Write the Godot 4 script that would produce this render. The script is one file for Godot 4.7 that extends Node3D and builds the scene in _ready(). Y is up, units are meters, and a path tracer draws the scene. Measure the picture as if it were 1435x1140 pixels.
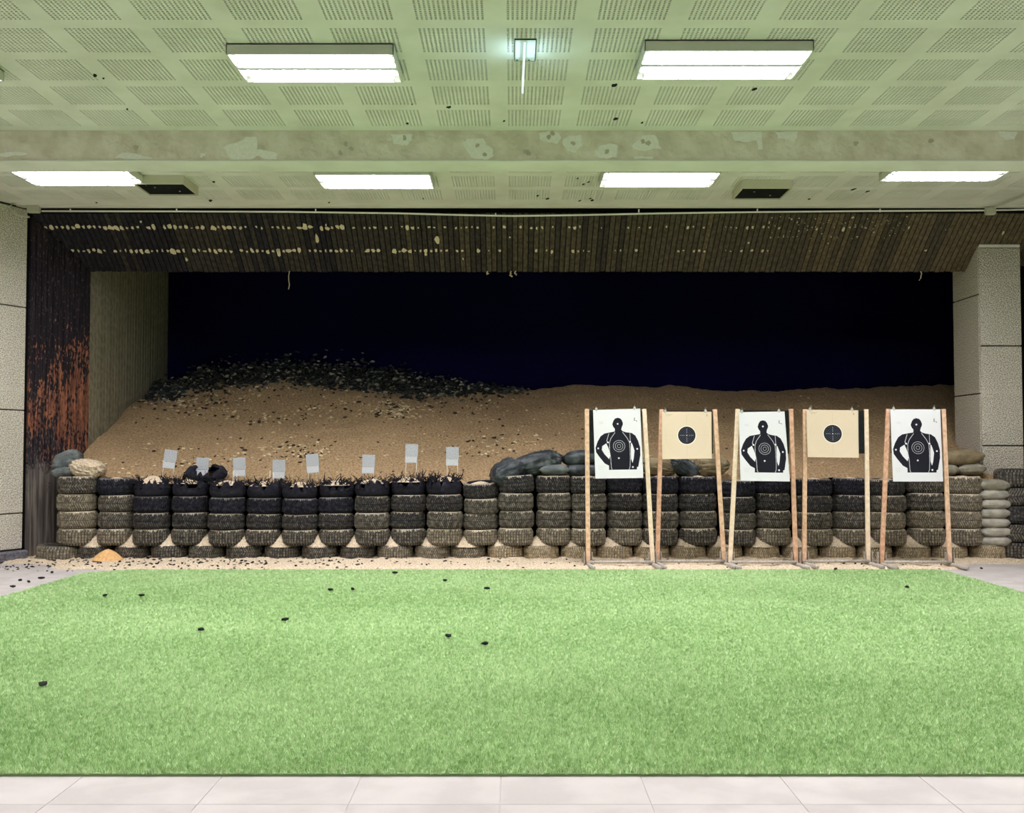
extends Node3D
# Indoor firing range: turf lane, perforated ceiling, tyre wall and sand berm under a boarded soffit.
# Metres. The camera stands at x 0; distances "d" run away from it along -z.

const CEIL := 4.32
const TYRE_H := 0.213
var rng := RandomNumberGenerator.new()
var M := {}
var used := {}

func _ready() -> void:
	rng.seed = 7
	make_camera_and_environment()
	make_materials()
	make_room()
	make_ceiling()
	make_beam()
	make_soffit()
	make_pit()
	make_pillar()
	make_fixtures()
	make_turf()
	make_sand()
	make_tyres()
	make_sandbags()
	make_targets()
	make_plates()
	make_small_things()

# ------------------------------------------------------------------ camera, light
func make_camera_and_environment() -> void:
	var cam := Camera3D.new()
	cam.name = "camera"
	add_child(cam)
	cam.position = Vector3(0, 1.35, 0)
	cam.rotation.x = atan(60.0 / 1550.0)
	cam.fov = rad_to_deg(2.0 * atan(570.0 / 1550.0))
	cam.near = 0.05
	cam.current = true
	var we := WorldEnvironment.new()
	we.name = "environment"
	var e := Environment.new()
	e.background_mode = Environment.BG_COLOR
	e.background_color = Color(0, 0, 0)
	e.tonemap_mode = Environment.TONE_MAPPER_LINEAR
	e.tonemap_exposure = 1.0
	e.sdfgi_enabled = true
	e.ssao_enabled = true
	e.ssil_enabled = true
	we.environment = e
	add_child(we)

const LAMP_ENERGY := 13.9      # each ceiling fixture
const LAMP_COLOR := Color(1.0, 0.972, 0.985)
const GLOW := 2.4             # what the eye sees of a tube

# ------------------------------------------------------------------ helpers
func V(x: float, y: float, d: float) -> Vector3:
	return Vector3(x, y, -d)

func V2(x: float, y: float) -> Vector2:
	return Vector2(x, y)

func C(r: int, g: int, b: int) -> Color:
	return Color(r / 255.0, g / 255.0, b / 255.0)

func numbered(called: String) -> String:
	var n: int = used.get(called, 0)
	used[called] = n + 1
	return called if n == 0 else "%s_%03d" % [called, n]

func tag(o: Node, label: String, category: String, group := "", kind := "") -> Node:
	if label: o.set_meta("label", label)
	if category: o.set_meta("category", category)
	if group: o.set_meta("group", group)
	if kind: o.set_meta("kind", kind)
	return o

func base(called: String, at := Vector3.ZERO) -> Node3D:
	var o := Node3D.new()
	o.name = numbered(called)
	add_child(o)
	o.position = at
	return o

func struct(called: String, label: String, category: String) -> Node3D:
	var o := base(called)
	tag(o, label, category, "", "structure")
	return o

func put(called: String, mesh: Mesh, mat: Material, parent: Node = self, at := Vector3.ZERO) -> MeshInstance3D:
	var o := MeshInstance3D.new()
	o.name = numbered(called) if parent == self else called
	o.mesh = mesh
	o.material_override = mat
	o.position = at
	o.cast_shadow = GeometryInstance3D.SHADOW_CASTING_SETTING_ON
	parent.add_child(o, true)
	return o

func tool(smooth := false) -> SurfaceTool:
	var st := SurfaceTool.new()
	st.begin(Mesh.PRIMITIVE_TRIANGLES)
	st.set_smooth_group(0 if smooth else -1)
	return st

func done(st: SurfaceTool) -> ArrayMesh:
	st.generate_normals()
	st.index()
	return st.commit()

# corners run counter-clockwise seen from outside
func tri(st: SurfaceTool, a: Vector3, b: Vector3, c: Vector3) -> void:
	st.add_vertex(a); st.add_vertex(c); st.add_vertex(b)

func quad(st: SurfaceTool, a: Vector3, b: Vector3, c: Vector3, d: Vector3) -> void:
	tri(st, a, b, c); tri(st, a, c, d)

# box with chamfered edges, placed by a transform
func cbox(st: SurfaceTool, xf: Transform3D, size: Vector3, c := 0.0) -> void:
	var h := size * 0.5
	if c <= 0.0:
		var p := []
		for i in 8:
			p.append(xf * Vector3(h.x if i & 1 else -h.x, h.y if i & 2 else -h.y, h.z if i & 4 else -h.z))
		for f in [[4, 5, 7, 6], [1, 0, 2, 3], [5, 1, 3, 7], [0, 4, 6, 2], [6, 7, 3, 2], [0, 1, 5, 4]]:
			quad(st, p[f[0]], p[f[1]], p[f[2]], p[f[3]])
		return
	var k := h - Vector3(c, c, c)
	var q := {}
	for sx in [-1, 1]:
		for sy in [-1, 1]:
			for sz in [-1, 1]:
				q[[sx, sy, sz, 0]] = xf * Vector3(sx * h.x, sy * k.y, sz * k.z)
				q[[sx, sy, sz, 1]] = xf * Vector3(sx * k.x, sy * h.y, sz * k.z)
				q[[sx, sy, sz, 2]] = xf * Vector3(sx * k.x, sy * k.y, sz * h.z)
	var mid := xf.origin
	var out4 := func(a: Vector3, b: Vector3, cc: Vector3, d: Vector3):
		if (b - a).cross(cc - a).dot((a + cc) * 0.5 - mid) >= 0.0: quad(st, a, b, cc, d)
		else: quad(st, d, cc, b, a)
	for s in [-1, 1]:
		out4.call(q[[s, -1, -1, 0]], q[[s, 1, -1, 0]], q[[s, 1, 1, 0]], q[[s, -1, 1, 0]])
		out4.call(q[[-1, s, -1, 1]], q[[1, s, -1, 1]], q[[1, s, 1, 1]], q[[-1, s, 1, 1]])
		out4.call(q[[-1, -1, s, 2]], q[[1, -1, s, 2]], q[[1, 1, s, 2]], q[[-1, 1, s, 2]])
		for t in [-1, 1]:
			out4.call(q[[s, t, -1, 0]], q[[s, t, 1, 0]], q[[s, t, 1, 1]], q[[s, t, -1, 1]])
			out4.call(q[[s, -1, t, 0]], q[[s, 1, t, 0]], q[[s, 1, t, 2]], q[[s, -1, t, 2]])
			out4.call(q[[-1, s, t, 1]], q[[1, s, t, 1]], q[[1, s, t, 2]], q[[-1, s, t, 2]])
			for u in [-1, 1]:
				var a: Vector3 = q[[s, t, u, 0]]
				var b: Vector3 = q[[s, t, u, 1]]
				var d: Vector3 = q[[s, t, u, 2]]
				if (b - a).cross(d - a).dot(a - mid) >= 0.0: tri(st, a, b, d)
				else: tri(st, a, d, b)

func box_mesh(size: Vector3, c := 0.0) -> ArrayMesh:
	var st := tool()
	cbox(st, Transform3D(), size, c)
	return done(st)

# box between two corners given as x, y, d
func span(st: SurfaceTool, x0: float, x1: float, y0: float, y1: float, d0: float, d1: float, c := 0.0) -> void:
	cbox(st, Transform3D(Basis(), V((x0 + x1) / 2, (y0 + y1) / 2, (d0 + d1) / 2)), Vector3(absf(x1 - x0), absf(y1 - y0), absf(d1 - d0)), c)

func span_mesh(x0: float, x1: float, y0: float, y1: float, d0: float, d1: float, c := 0.0) -> ArrayMesh:
	var st := tool()
	span(st, x0, x1, y0, y1, d0, d1, c)
	return done(st)

# bar from a to b with a rectangular section
func bar(st: SurfaceTool, a: Vector3, b: Vector3, w: float, t: float, c := 0.0, hint := Vector3(0, 0, 1)) -> void:
	var y := (b - a).normalized()
	var x := y.cross(hint).normalized()
	var z := x.cross(y).normalized()
	cbox(st, Transform3D(Basis(x, y, z), (a + b) / 2), Vector3(w, a.distance_to(b), t), c)

func tube(st: SurfaceTool, pts: Array, r: float, n := 8) -> void:
	var rings := []
	for i in pts.size():
		var p: Vector3 = pts[i]
		var dir: Vector3 = (pts[mini(i + 1, pts.size() - 1)] - pts[maxi(i - 1, 0)]).normalized()
		var up := Vector3.UP if absf(dir.y) < 0.9 else Vector3.RIGHT
		var a := dir.cross(up).normalized()
		var b := a.cross(dir).normalized()
		var ring := []
		for k in n:
			var t := TAU * k / n
			ring.append(p + (a * cos(t) + b * sin(t)) * r)
		rings.append(ring)
	for i in rings.size() - 1:
		for k in n:
			var l := (k + 1) % n
			quad(st, rings[i][k], rings[i][l], rings[i + 1][l], rings[i + 1][k])
	var z: Vector3 = pts[0]
	var e: Vector3 = pts[pts.size() - 1]
	for k in n:
		var l := (k + 1) % n
		tri(st, z, rings[0][l], rings[0][k])
		tri(st, e, rings[rings.size() - 1][k], rings[rings.size() - 1][l])

# thin irregular flake: outline in a plane given by origin and two axes, thickness along n
func flake(st: SurfaceTool, pts: PackedVector2Array, o: Vector3, ax: Vector3, ay: Vector3, n: Vector3, thick: float) -> void:
	var idx := Geometry2D.triangulate_polygon(pts)
	var at := func(k: int, h: float) -> Vector3: return o + ax * pts[k].x + ay * pts[k].y + n * h
	for i in range(0, idx.size(), 3):
		var a: Vector3 = at.call(idx[i], thick)
		var b: Vector3 = at.call(idx[i + 1], thick)
		var c: Vector3 = at.call(idx[i + 2], thick)
		if (b - a).cross(c - a).dot(n) > 0.0: tri(st, a, b, c)
		else: tri(st, a, c, b)
	for k in pts.size():
		var l := (k + 1) % pts.size()
		quad(st, at.call(k, 0.0), at.call(l, 0.0), at.call(l, thick), at.call(k, thick))

func blot(r: float, n: int, rough: float) -> PackedVector2Array:
	var p := PackedVector2Array()
	for k in n:
		var t := TAU * k / n
		var q := r * (1.0 + rng.randf_range(-rough, rough))
		p.append(Vector2(cos(t), sin(t)) * q)
	return p

func lump(r: float, rough: float) -> ArrayMesh:     # small irregular stone or chip
	var st := tool()
	var rings := []
	for i in 4:
		var ring := []
		var phi := PI * i / 3.0
		for k in 6:
			var t := TAU * k / 6.0 + i * 0.4
			var q := r * (1.0 + rng.randf_range(-rough, rough))
			ring.append(Vector3(sin(phi) * cos(t), cos(phi) * 0.55, sin(phi) * sin(t)) * q if i % 3 else Vector3(0, cos(phi) * 0.55 * r, 0))
		rings.append(ring)
	for i in 3:
		for k in 6:
			var l := (k + 1) % 6
			if i > 0: tri(st, rings[i][k], rings[i][l], rings[i + 1][k])
			if i < 2: tri(st, rings[i][l], rings[i + 1][l], rings[i + 1][k])
	return done(st)

# ------------------------------------------------------------------ materials
func noise_tex(seed_: int, freq: float, colors: Array, stops: Array, size := 512, octaves := 4, kind := FastNoiseLite.TYPE_SIMPLEX_SMOOTH) -> NoiseTexture2D:
	var n := FastNoiseLite.new()
	n.seed = seed_
	n.noise_type = kind
	n.frequency = freq
	n.fractal_octaves = octaves
	var g := Gradient.new()
	g.offsets = PackedFloat32Array(stops)
	g.colors = PackedColorArray(colors)
	var t := NoiseTexture2D.new()
	t.noise = n
	t.width = size
	t.height = size
	t.seamless = true
	t.color_ramp = g
	return t

func bump_tex(seed_: int, freq: float, strength: float, size := 512) -> NoiseTexture2D:
	var t := NoiseTexture2D.new()
	var n := FastNoiseLite.new()
	n.seed = seed_
	n.frequency = freq
	n.fractal_octaves = 4
	t.noise = n
	t.width = size
	t.height = size
	t.seamless = true
	t.as_normal_map = true
	t.bump_strength = strength
	return t

func plain(c: Color, rough := 0.8, metal := 0.0) -> StandardMaterial3D:
	var m := StandardMaterial3D.new()
	m.albedo_color = c
	m.roughness = rough
	m.metallic = metal
	m.metallic_specular = 0.35
	return m

func grained(tex: Texture2D, scale: float, rough := 0.9, bump: Texture2D = null, strength := 1.0) -> StandardMaterial3D:
	var m := plain(Color.WHITE, rough)
	m.albedo_texture = tex
	m.uv1_triplanar = true
	m.uv1_world_triplanar = true
	m.uv1_scale = Vector3.ONE * scale
	if bump:
		m.normal_enabled = true
		m.normal_texture = bump
		m.normal_scale = strength
	return m

func make_materials() -> void:
	var fine := bump_tex(3, 0.05, 6.0)
	M.ceiling = grained(noise_tex(11, 0.006, [C(224, 223, 214), C(232, 231, 223), C(237, 236, 229)], [0.25, 0.5, 0.8]), 0.35)
	M.plenum = plain(C(34, 36, 30), 0.95)
	M.beam = grained(noise_tex(12, 0.012, [C(220, 212, 197), C(231, 224, 210), C(235, 228, 215), C(241, 236, 225)], [0.2, 0.45, 0.6, 0.85], 1024, 5), 0.3, 0.85, fine, 0.4)
	M.plaster = grained(noise_tex(13, 0.03, [C(246, 245, 238), C(253, 253, 249)], [0.3, 0.7]), 1.5)
	M.dent = plain(C(196, 188, 173), 0.9)
	M.scuff = plain(C(24, 26, 22), 0.9)
	M.wall_paint = plain(C(196, 194, 184), 0.9)
	M.pebble = grained(noise_tex(14, 0.09, [C(116, 112, 103), C(204, 198, 185), C(225, 219, 206), C(242, 237, 226)], [0.28, 0.42, 0.56, 0.72], 1024, 4), 0.7, 0.95, bump_tex(15, 0.09, 8.0), 0.7)
	M.joint = plain(C(60, 57, 50), 0.95)
	M.skirting = grained(noise_tex(16, 0.03, [C(84, 84, 92), C(122, 122, 130)], [0.3, 0.7]), 1.2)
	M.tile = []
	for k in 4:
		M.tile.append(grained(noise_tex(20 + k, 0.008, [C(178 + k, 173 + k, 171 + k), C(185 + k, 180 + k, 178 + k), C(192, 187, 185)], [0.25, 0.5, 0.8], 512, 5), 0.6, 0.5))
	M.grout = plain(C(196, 191, 188), 0.9)
	M.sand = grained(noise_tex(30, 0.045, [C(132, 109, 80), C(164, 138, 104), C(178, 153, 118), C(196, 173, 138)], [0.2, 0.42, 0.6, 0.85], 1024, 5), 0.55, 0.98, bump_tex(31, 0.07, 8.0), 0.8)
	M.pale_sand = grained(noise_tex(32, 0.05, [C(170, 152, 126), C(208, 190, 163), C(222, 206, 182), C(236, 224, 204)], [0.2, 0.4, 0.6, 0.85], 1024, 5), 0.7, 0.98, bump_tex(31, 0.07, 8.0), 0.8)
	M.orange_sand = grained(noise_tex(33, 0.05, [C(205, 160, 105), C(232, 190, 135)], [0.3, 0.7]), 0.9, 0.98)
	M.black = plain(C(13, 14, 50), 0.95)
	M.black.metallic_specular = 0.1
	M.dark_board = []
	var tones := [[C(24, 22, 32), C(48, 45, 52)], [C(42, 38, 38), C(72, 66, 60)], [C(62, 56, 48), C(96, 87, 71)], [C(82, 72, 58), C(120, 107, 84)], [C(98, 85, 65), C(140, 124, 95)]]
	for k in tones.size():
		var t: Array = tones[k]
		M.dark_board.append(grained(noise_tex(40 + k, 0.03, [t[0], t[0].lerp(t[1], 0.5), t[1]], [0.3, 0.5, 0.75], 512, 5), 0.9, 0.75, fine, 0.4))
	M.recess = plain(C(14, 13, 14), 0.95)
	M.chip = plain(C(222, 209, 180), 0.9)
	M.pit_board = []
	for k in 3:
		M.pit_board.append(grained(noise_tex(50 + k, 0.02, [C(122 + 4 * k, 117 + 4 * k, 100 + 4 * k), C(144 + 4 * k, 138 + 4 * k, 119 + 4 * k)], [0.3, 0.7]), 0.8))
	M.white_metal = plain(C(214, 217, 206), 0.45)
	M.reflector = plain(C(238, 241, 246), 0.3)
	M.blade = plain(C(225, 231, 240), 0.35)
	M.tube = plain(C(240, 245, 250), 0.4)
	M.tube.emission_enabled = true
	M.tube.emission = Color(1.0, 0.98, 0.98)
	M.tube.emission_energy_multiplier = GLOW
	M.vent_dark = plain(C(10, 14, 14), 0.9)
	M.vent_box = plain(C(214, 211, 190), 0.8)
	M.conduit = plain(C(248, 248, 244), 0.5)
	M.jbox = plain(C(196, 196, 178), 0.6)
	M.acrylic = plain(C(225, 245, 245), 0.3)
	M.acrylic.emission_enabled = true
	M.acrylic.emission = Color(0.9, 0.98, 1.0)
	M.acrylic.emission_energy_multiplier = 0.9
	M.sign_case = plain(C(222, 232, 232), 0.4)
	M.seam = plain(C(50, 70, 66), 0.8)
	# rubber: five states from charred to sand-covered
	M.rubber = []
	M.tread = []
	var rub := [[C(12, 12, 22), C(24, 24, 36), C(48, 48, 56)], [C(32, 32, 35), C(52, 51, 51), C(84, 81, 75)], [C(58, 56, 52), C(84, 81, 74), C(122, 116, 104)], [C(92, 87, 77), C(122, 115, 100), C(160, 150, 130)], [C(128, 116, 93), C(164, 149, 121), C(196, 180, 150)]]
	for k in 5:
		var a: Array = rub[k]
		M.rubber.append(grained(noise_tex(60 + k, 0.022, [a[0], a[1], a[1], a[2]], [0.25, 0.45, 0.62, 0.85], 512, 5), 0.9, 0.85, fine, 0.5))
		M.tread.append(grained(noise_tex(70 + k, 0.03, [a[0], a[1], a[2], a[2].lightened(0.1)], [0.2, 0.45, 0.66, 0.85], 512, 5), 1.2, 0.9, fine, 0.5))
	M.pale_tone = []
	for c in [[C(96, 93, 92), C(138, 134, 128)], [C(146, 138, 124), C(186, 176, 158)], [C(166, 157, 140), C(208, 197, 176)], [C(186, 174, 152), C(222, 210, 186)], [C(192, 176, 146), C(230, 214, 184)]]:
		M.pale_tone.append(grained(noise_tex(100 + M.pale_tone.size(), 0.06, [c[0], c[1]], [0.3, 0.7]), 1.2, 0.95))
	M.bag = []
	for c in [[C(84, 92, 94), C(120, 126, 124)], [C(128, 126, 112), C(168, 163, 145)], [C(150, 148, 138), C(188, 185, 172)], [C(118, 106, 84), C(150, 136, 108)]]:
		M.bag.append(grained(noise_tex(80 + M.bag.size(), 0.012, [c[0], c[1]], [0.3, 0.7]), 0.9, 0.8, bump_tex(85, 0.12, 4.0), 0.3))
	M.plastic = grained(noise_tex(86, 0.012, [C(36, 41, 45), C(56, 62, 67), C(92, 98, 101)], [0.25, 0.5, 0.8]), 0.9, 0.36, bump_tex(87, 0.015, 8.0), 0.6)
	M.wood = []
	for k in 3:
		var n := noise_tex(90 + k, 0.02, [[C(222, 180, 148), C(240, 206, 178)], [C(206, 160, 132), C(228, 186, 158)], [C(238, 214, 186), C(248, 230, 208)]][k], [0.3, 0.7])
		M.wood.append(grained(n, 1.4, 0.8))
	M.backer = grained(noise_tex(94, 0.03, [C(14, 20, 20), C(26, 32, 31)], [0.3, 0.7]), 1.0, 0.8)
	M.steel = grained(noise_tex(95, 0.04, [C(150, 142, 132), C(196, 190, 180)], [0.3, 0.7]), 1.6, 0.5)
	M.clip = plain(C(210, 212, 205), 0.3, 0.4)
	M.plate_a = grained(noise_tex(96, 0.07, [C(130, 134, 142), C(186, 190, 198), C(206, 210, 218)], [0.3, 0.5, 0.7]), 3.0, 0.6)
	M.plate_b = grained(noise_tex(97, 0.07, [C(178, 183, 192), C(222, 226, 234)], [0.35, 0.6]), 3.0, 0.6)
	M.wire = plain(C(226, 220, 208), 0.5)
	M.chip_many = plain(Color.WHITE, 0.9)
	M.chip_many.vertex_color_use_as_albedo = true
	M.turf_base = grained(noise_tex(98, 0.01, [C(134, 168, 110), C(144, 178, 120)], [0.3, 0.7]), 0.6, 0.95)
	M.blade_grass = plain(Color.WHITE, 0.7)
	M.blade_grass.vertex_color_use_as_albedo = true
	M.rubber_bit = plain(C(28, 34, 30), 0.85)

# ------------------------------------------------------------------ the room
func make_room() -> void:
	var f := struct("floor", "pale grey floor with square tiles and fine joints", "floor")
	put("slab", span_mesh(-7.2, 7.2, -0.3, -0.003, -3.2, 14.2), M.grout, f)
	var t := 0.575
	var tile_mesh := box_mesh(Vector3(t - 0.003, 0.02, t - 0.003), 0.0012)
	for i in range(-12, 12):
		for j in range(-1, 25):
			var x := -0.046 + (i + 0.5) * t
			var d := 4.26 - t * 2 + (j + 0.5) * t
			var front := j < 3 and j > -2 and absf(x) < 3.2
			var side := (x < -4.35 or x > 4.5) and d > 8.4 and d < 13.5
			if front or side:
				put("tile", tile_mesh, M.tile[(i * 7 + j * 3 + 100) % 4], f, V(x, -0.01, d))
	# left flank: pebble-dash panels beside the boarded opening
	var wl := struct("wall_left", "speckled grey pebble-dash panel wall beside the charred boards", "wall")
	put("core", span_mesh(-7.2, -6.32, 0.0, 4.6, -3.2, 12.75), M.wall_paint, wl)
	var a := V(-5.955, 0, 13.5)
	var b := V(-6.32, 0, 12.62)
	var along := (b - a).normalized()
	var out := Vector3(along.z, 0, -along.x)
	if out.x < 0: out = -out
	var heights := [0.14, 0.575, 1.825, 3.085, 4.30]
	var turn := Basis(along, Vector3.UP, along.cross(Vector3.UP))
	var core := tool()
	cbox(core, Transform3D(turn, (a + b) / 2 - out * 0.12 + Vector3(0, 2.3, 0)), Vector3(0.96, 4.6, 0.2))
	put("joint_bed", done(core), M.joint, wl)
	for k in 4:
		var st := tool()
		var h: float = heights[k + 1] - heights[k] - 0.014
		cbox(st, Transform3D(turn, (a + b) / 2 - out * 0.015 + Vector3(0, (heights[k] + heights[k + 1]) / 2, 0)), Vector3(0.955, h, 0.03), 0.006)
		put("stone_panel", done(st), M.pebble, wl)
	var bl := struct("baseboard_left", "dark grey skirting at the foot of the pebble-dash wall", "skirting")
	var sb := tool()
	cbox(sb, Transform3D(turn, (a + b) / 2 + out * 0.035 + Vector3(0, 0.065, 0)), Vector3(1.02, 0.13, 0.09), 0.02)
	put("board", done(sb), M.skirting, bl)
	var wr := struct("wall_right", "plain painted side wall of the range hall", "wall")
	put("core", span_mesh(6.9, 7.2, 0.0, 4.6, -3.2, 14.6), M.wall_paint, wr)
	var wb := struct("wall_back", "plain painted wall behind the firing line", "wall")
	put("core", span_mesh(-7.2, 7.2, 0.0, 4.6, -3.4, -3.2), M.wall_paint, wb)

func make_ceiling() -> void:
	var c := struct("ceiling", "pale sage ceiling of square perforated acoustic panels", "ceiling")
	put("slab", span_mesh(-7.2, 7.2, 4.46, 4.7, -3.4, 13.6), M.plenum, c)
	put("plain_field", span_mesh(-7.2, 7.2, CEIL, CEIL + 0.012, -3.2, 5.733), M.ceiling, c)
	put("edge_strip", span_mesh(-7.2, 7.2, CEIL, CEIL + 0.014, 13.13, 13.47), M.ceiling, c)
	var s := tool()
	span(s, -7.2, 7.2, CEIL - 0.012, CEIL + 0.012, 13.36, 13.47, 0.004)
	put("edge_moulding", done(s), M.ceiling, c)
	put("edge_strip", span_mesh(-7.2, 7.2, CEIL, CEIL + 0.012, 10.129, 10.21), M.ceiling, c)
	put("edge_strip", span_mesh(-7.2, -6.385, CEIL, CEIL + 0.012, 5.733, 13.13), M.ceiling, c)
	put("edge_strip", span_mesh(6.77, 7.2, CEIL, CEIL + 0.012, 5.733, 13.13), M.ceiling, c)
	var pm := perforated(0.626, 0.628)
	var pr := perforated(0.626, 0.64)
	for k in range(-10, 11):
		var x := 0.198 + 0.626 * k
		for r in 7:
			put("perforated_panel", pm, M.ceiling, c, V(x, CEIL, 9.815 - 0.628 * r))
		for r in 4:
			put("perforated_panel", pr, M.ceiling, c, V(x, CEIL, 10.89 + 0.64 * r))
	# scuffs and ricochet nicks, proud lips of torn board
	var marks := [[-3.31, 8.68, 0.03], [-3.27, 8.74, 0.015], [-3.36, 9.55, 0.018], [-0.55, 9.49, 0.03], [-0.95, 9.97, 0.028], [-0.86, 9.41, 0.012], [-0.07, 9.89, 0.022], [0.83, 8.91, 0.04], [0.93, 9.82, 0.035], [1.18, 9.95, 0.025], [2.0, 9.01, 0.028], [-3.31, 12.18, 0.03], [0.72, 12.02, 0.02], [0.85, 12.18, 0.03], [0.8, 12.28, 0.025], [0.3, 12.84, 0.03], [0.93, 12.98, 0.03], [0.42, 13.0, 0.03], [0.81, 13.1, 0.03], [0.96, 13.08, 0.035], [3.9, 12.52, 0.04], [4.09, 12.62, 0.04], [3.52, 13.02, 0.03], [-3.6, 13.1, 0.04], [-2.2, 13.2, 0.03], [-5.0, 13.2, 0.02], [-1.05, 13.0, 0.02]]
	for m in marks:
		var st := tool()
		flake(st, blot(m[2], 8, 0.5), V(m[0], CEIL, m[1]), Vector3(0.5, 0, 0.2), Vector3(0.1, 0, 1.0), Vector3.DOWN, 0.006)
		put("nick", done(st), M.scuff, c)

# square board with 15 x 15 through holes
func perforated(w: float, l: float) -> ArrayMesh:
	var st := tool()
	var n := 15
	var pitch := 0.0322
	var hole := 0.0155
	var th := 0.004
	var x0 := -pitch * n / 2.0
	var edges := []
	for k in n:
		edges.append(x0 + pitch * (k + 0.5) - hole / 2)
		edges.append(x0 + pitch * (k + 0.5) + hole / 2)
	var face := func(xa: float, xb: float, za: float, zb: float):
		quad(st, Vector3(xa, 0, za), Vector3(xb, 0, za), Vector3(xb, 0, zb), Vector3(xa, 0, zb))
	var zs := [-l / 2] + edges + [l / 2]
	for i in range(0, zs.size() - 1):
		if i % 2 == 0:
			face.call(-w / 2, w / 2, zs[i], zs[i + 1])
		else:
			var xs := [-w / 2] + edges + [w / 2]
			for j in range(0, xs.size() - 1):
				var xa: float = xs[j]
				var xb: float = xs[j + 1]
				var za: float = zs[i]
				var zb: float = zs[i + 1]
				if j % 2 == 0:
					face.call(xa, xb, za, zb)
				else:
					for e in [[xa, za, xb, za], [xb, za, xb, zb], [xb, zb, xa, zb], [xa, zb, xa, za]]:
						quad(st, Vector3(e[0], 0, e[1]), Vector3(e[2], 0, e[3]), Vector3(e[2], th, e[3]), Vector3(e[0], th, e[1]))
	for e in [[-1, -1, 1, -1], [1, -1, 1, 1], [1, 1, -1, 1], [-1, 1, -1, -1]]:
		quad(st, Vector3(e[0] * w / 2, 0, e[1] * l / 2), Vector3(e[0] * w / 2, th, e[1] * l / 2), Vector3(e[2] * w / 2, th, e[3] * l / 2), Vector3(e[2] * w / 2, 0, e[3] * l / 2))
	return done(st)

func make_beam() -> void:
	var b := struct("trim_1", "stained beige plaster beam across the ceiling with flaked patches", "beam")
	put("beam", span_mesh(-7.2, 7.2, 4.033, 4.47, 10.2, 10.56, 0.008), M.beam, b)
	put("lower_lip", span_mesh(-7.2, 7.2, 4.026, 4.044, 10.188, 10.57, 0.004), M.ceiling, b)
	var patches := [
		[V2(-2.695,4.159), V2(-2.509,4.233), V2(-2.477,4.260), V2(-2.377,4.253), V2(-2.376,4.139), V2(-2.276,4.132), V2(-2.189,4.105), V2(-2.189,4.050), V2(-2.308,4.055), V2(-2.362,4.082), V2(-2.428,4.048), V2(-2.614,4.048)],
		[V2(-1.134,4.287), V2(-0.928,4.287), V2(-0.934,4.226), V2(-0.980,4.179), V2(-1.034,4.186), V2(-1.100,4.193)],
		[V2(-0.462,4.206), V2(-0.415,4.240), V2(-0.263,4.246), V2(-0.243,4.186), V2(-0.183,4.152), V2(-0.169,4.085), V2(-0.216,4.050), V2(-0.316,4.048), V2(-0.382,4.068), V2(-0.429,4.139)],
		[V2(0.249,4.293), V2(0.336,4.312), V2(0.429,4.300), V2(0.460,4.245), V2(0.415,4.193), V2(0.349,4.206), V2(0.263,4.233)],
		[V2(0.472,4.233), V2(0.549,4.273), V2(0.642,4.280), V2(0.655,4.179), V2(0.588,4.112), V2(0.522,4.126), V2(0.482,4.173)],
		[V2(0.767,4.126), V2(0.847,4.186), V2(0.914,4.199), V2(0.987,4.173), V2(0.973,4.068), V2(0.880,4.052), V2(0.801,4.068)],
		[V2(1.113,4.173), V2(1.213,4.273), V2(1.333,4.280), V2(1.399,4.139), V2(1.313,4.152), V2(1.246,4.126), V2(1.146,4.146)],
		[V2(1.133,4.072), V2(1.312,4.072), V2(1.305,4.052), V2(1.146,4.052)],
		[V2(2.038,4.304), V2(2.331,4.310), V2(2.336,4.143), V2(2.290,4.143), V2(2.277,4.230), V2(2.177,4.210), V2(2.078,4.223)],
		[V2(2.457,4.304), V2(2.663,4.310), V2(2.649,4.243), V2(2.622,4.189), V2(2.576,4.243), V2(2.477,4.250)],
		[V2(4.526,4.310), V2(4.705,4.310), V2(4.684,4.237), V2(4.604,4.230), V2(4.552,4.264)],
		[V2(-3.704,4.062), V2(-3.625,4.112), V2(-3.438,4.085), V2(-3.338,4.052), V2(-3.571,4.050)],
		[V2(-2.907,4.099), V2(-2.841,4.119), V2(-2.854,4.079), V2(-2.900,4.065)],
		[V2(-4.9,4.09), V2(-4.6,4.12), V2(-4.5,4.10), V2(-4.7,4.07)]]
	for p in patches:
		var outline := PackedVector2Array()
		for k in p.size():
			var q: Vector2 = p[k]
			var r: Vector2 = p[(k + 1) % p.size()]
			outline.append(q)
			for s in [0.33, 0.66]:
				outline.append(q.lerp(r, s) + Vector2(rng.randf_range(-0.008, 0.008), rng.randf_range(-0.008, 0.008)))
		if Geometry2D.triangulate_polygon(outline).is_empty(): outline = PackedVector2Array(p)
		var st := tool()
		flake(st, outline, V(0, 0, 10.2), Vector3.RIGHT, Vector3.UP, Vector3(0, 0, 1), 0.003)
		put("plaster_patch", done(st), M.plaster, b)
	for h in [[-0.32, 4.18], [-0.25, 4.09], [0.34, 4.26], [0.38, 4.29], [0.57, 4.2], [0.88, 4.12], [1.27, 4.2], [1.22, 4.22], [-1.0, 4.25], [-1.55, 4.19], [-1.5, 4.15], [0.13, 4.12], [0.16, 4.10], [-3.5, 4.16], [3.2, 4.2], [3.9, 4.22], [-1.6, 4.11]]:
		var st := tool()
		flake(st, blot(0.022, 9, 0.35), V(h[0], h[1], 10.196), Vector3.RIGHT, Vector3.UP, Vector3(0, 0, 1), 0.003)
		put("pock", done(st), M.dent, b)

# ------------------------------------------------------------------ boarded soffit over the berm
const SO_Y0 := 4.255
const SO_D0 := 13.55
const SO_Y1 := 3.675
const SO_D1 := 14.44

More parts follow.
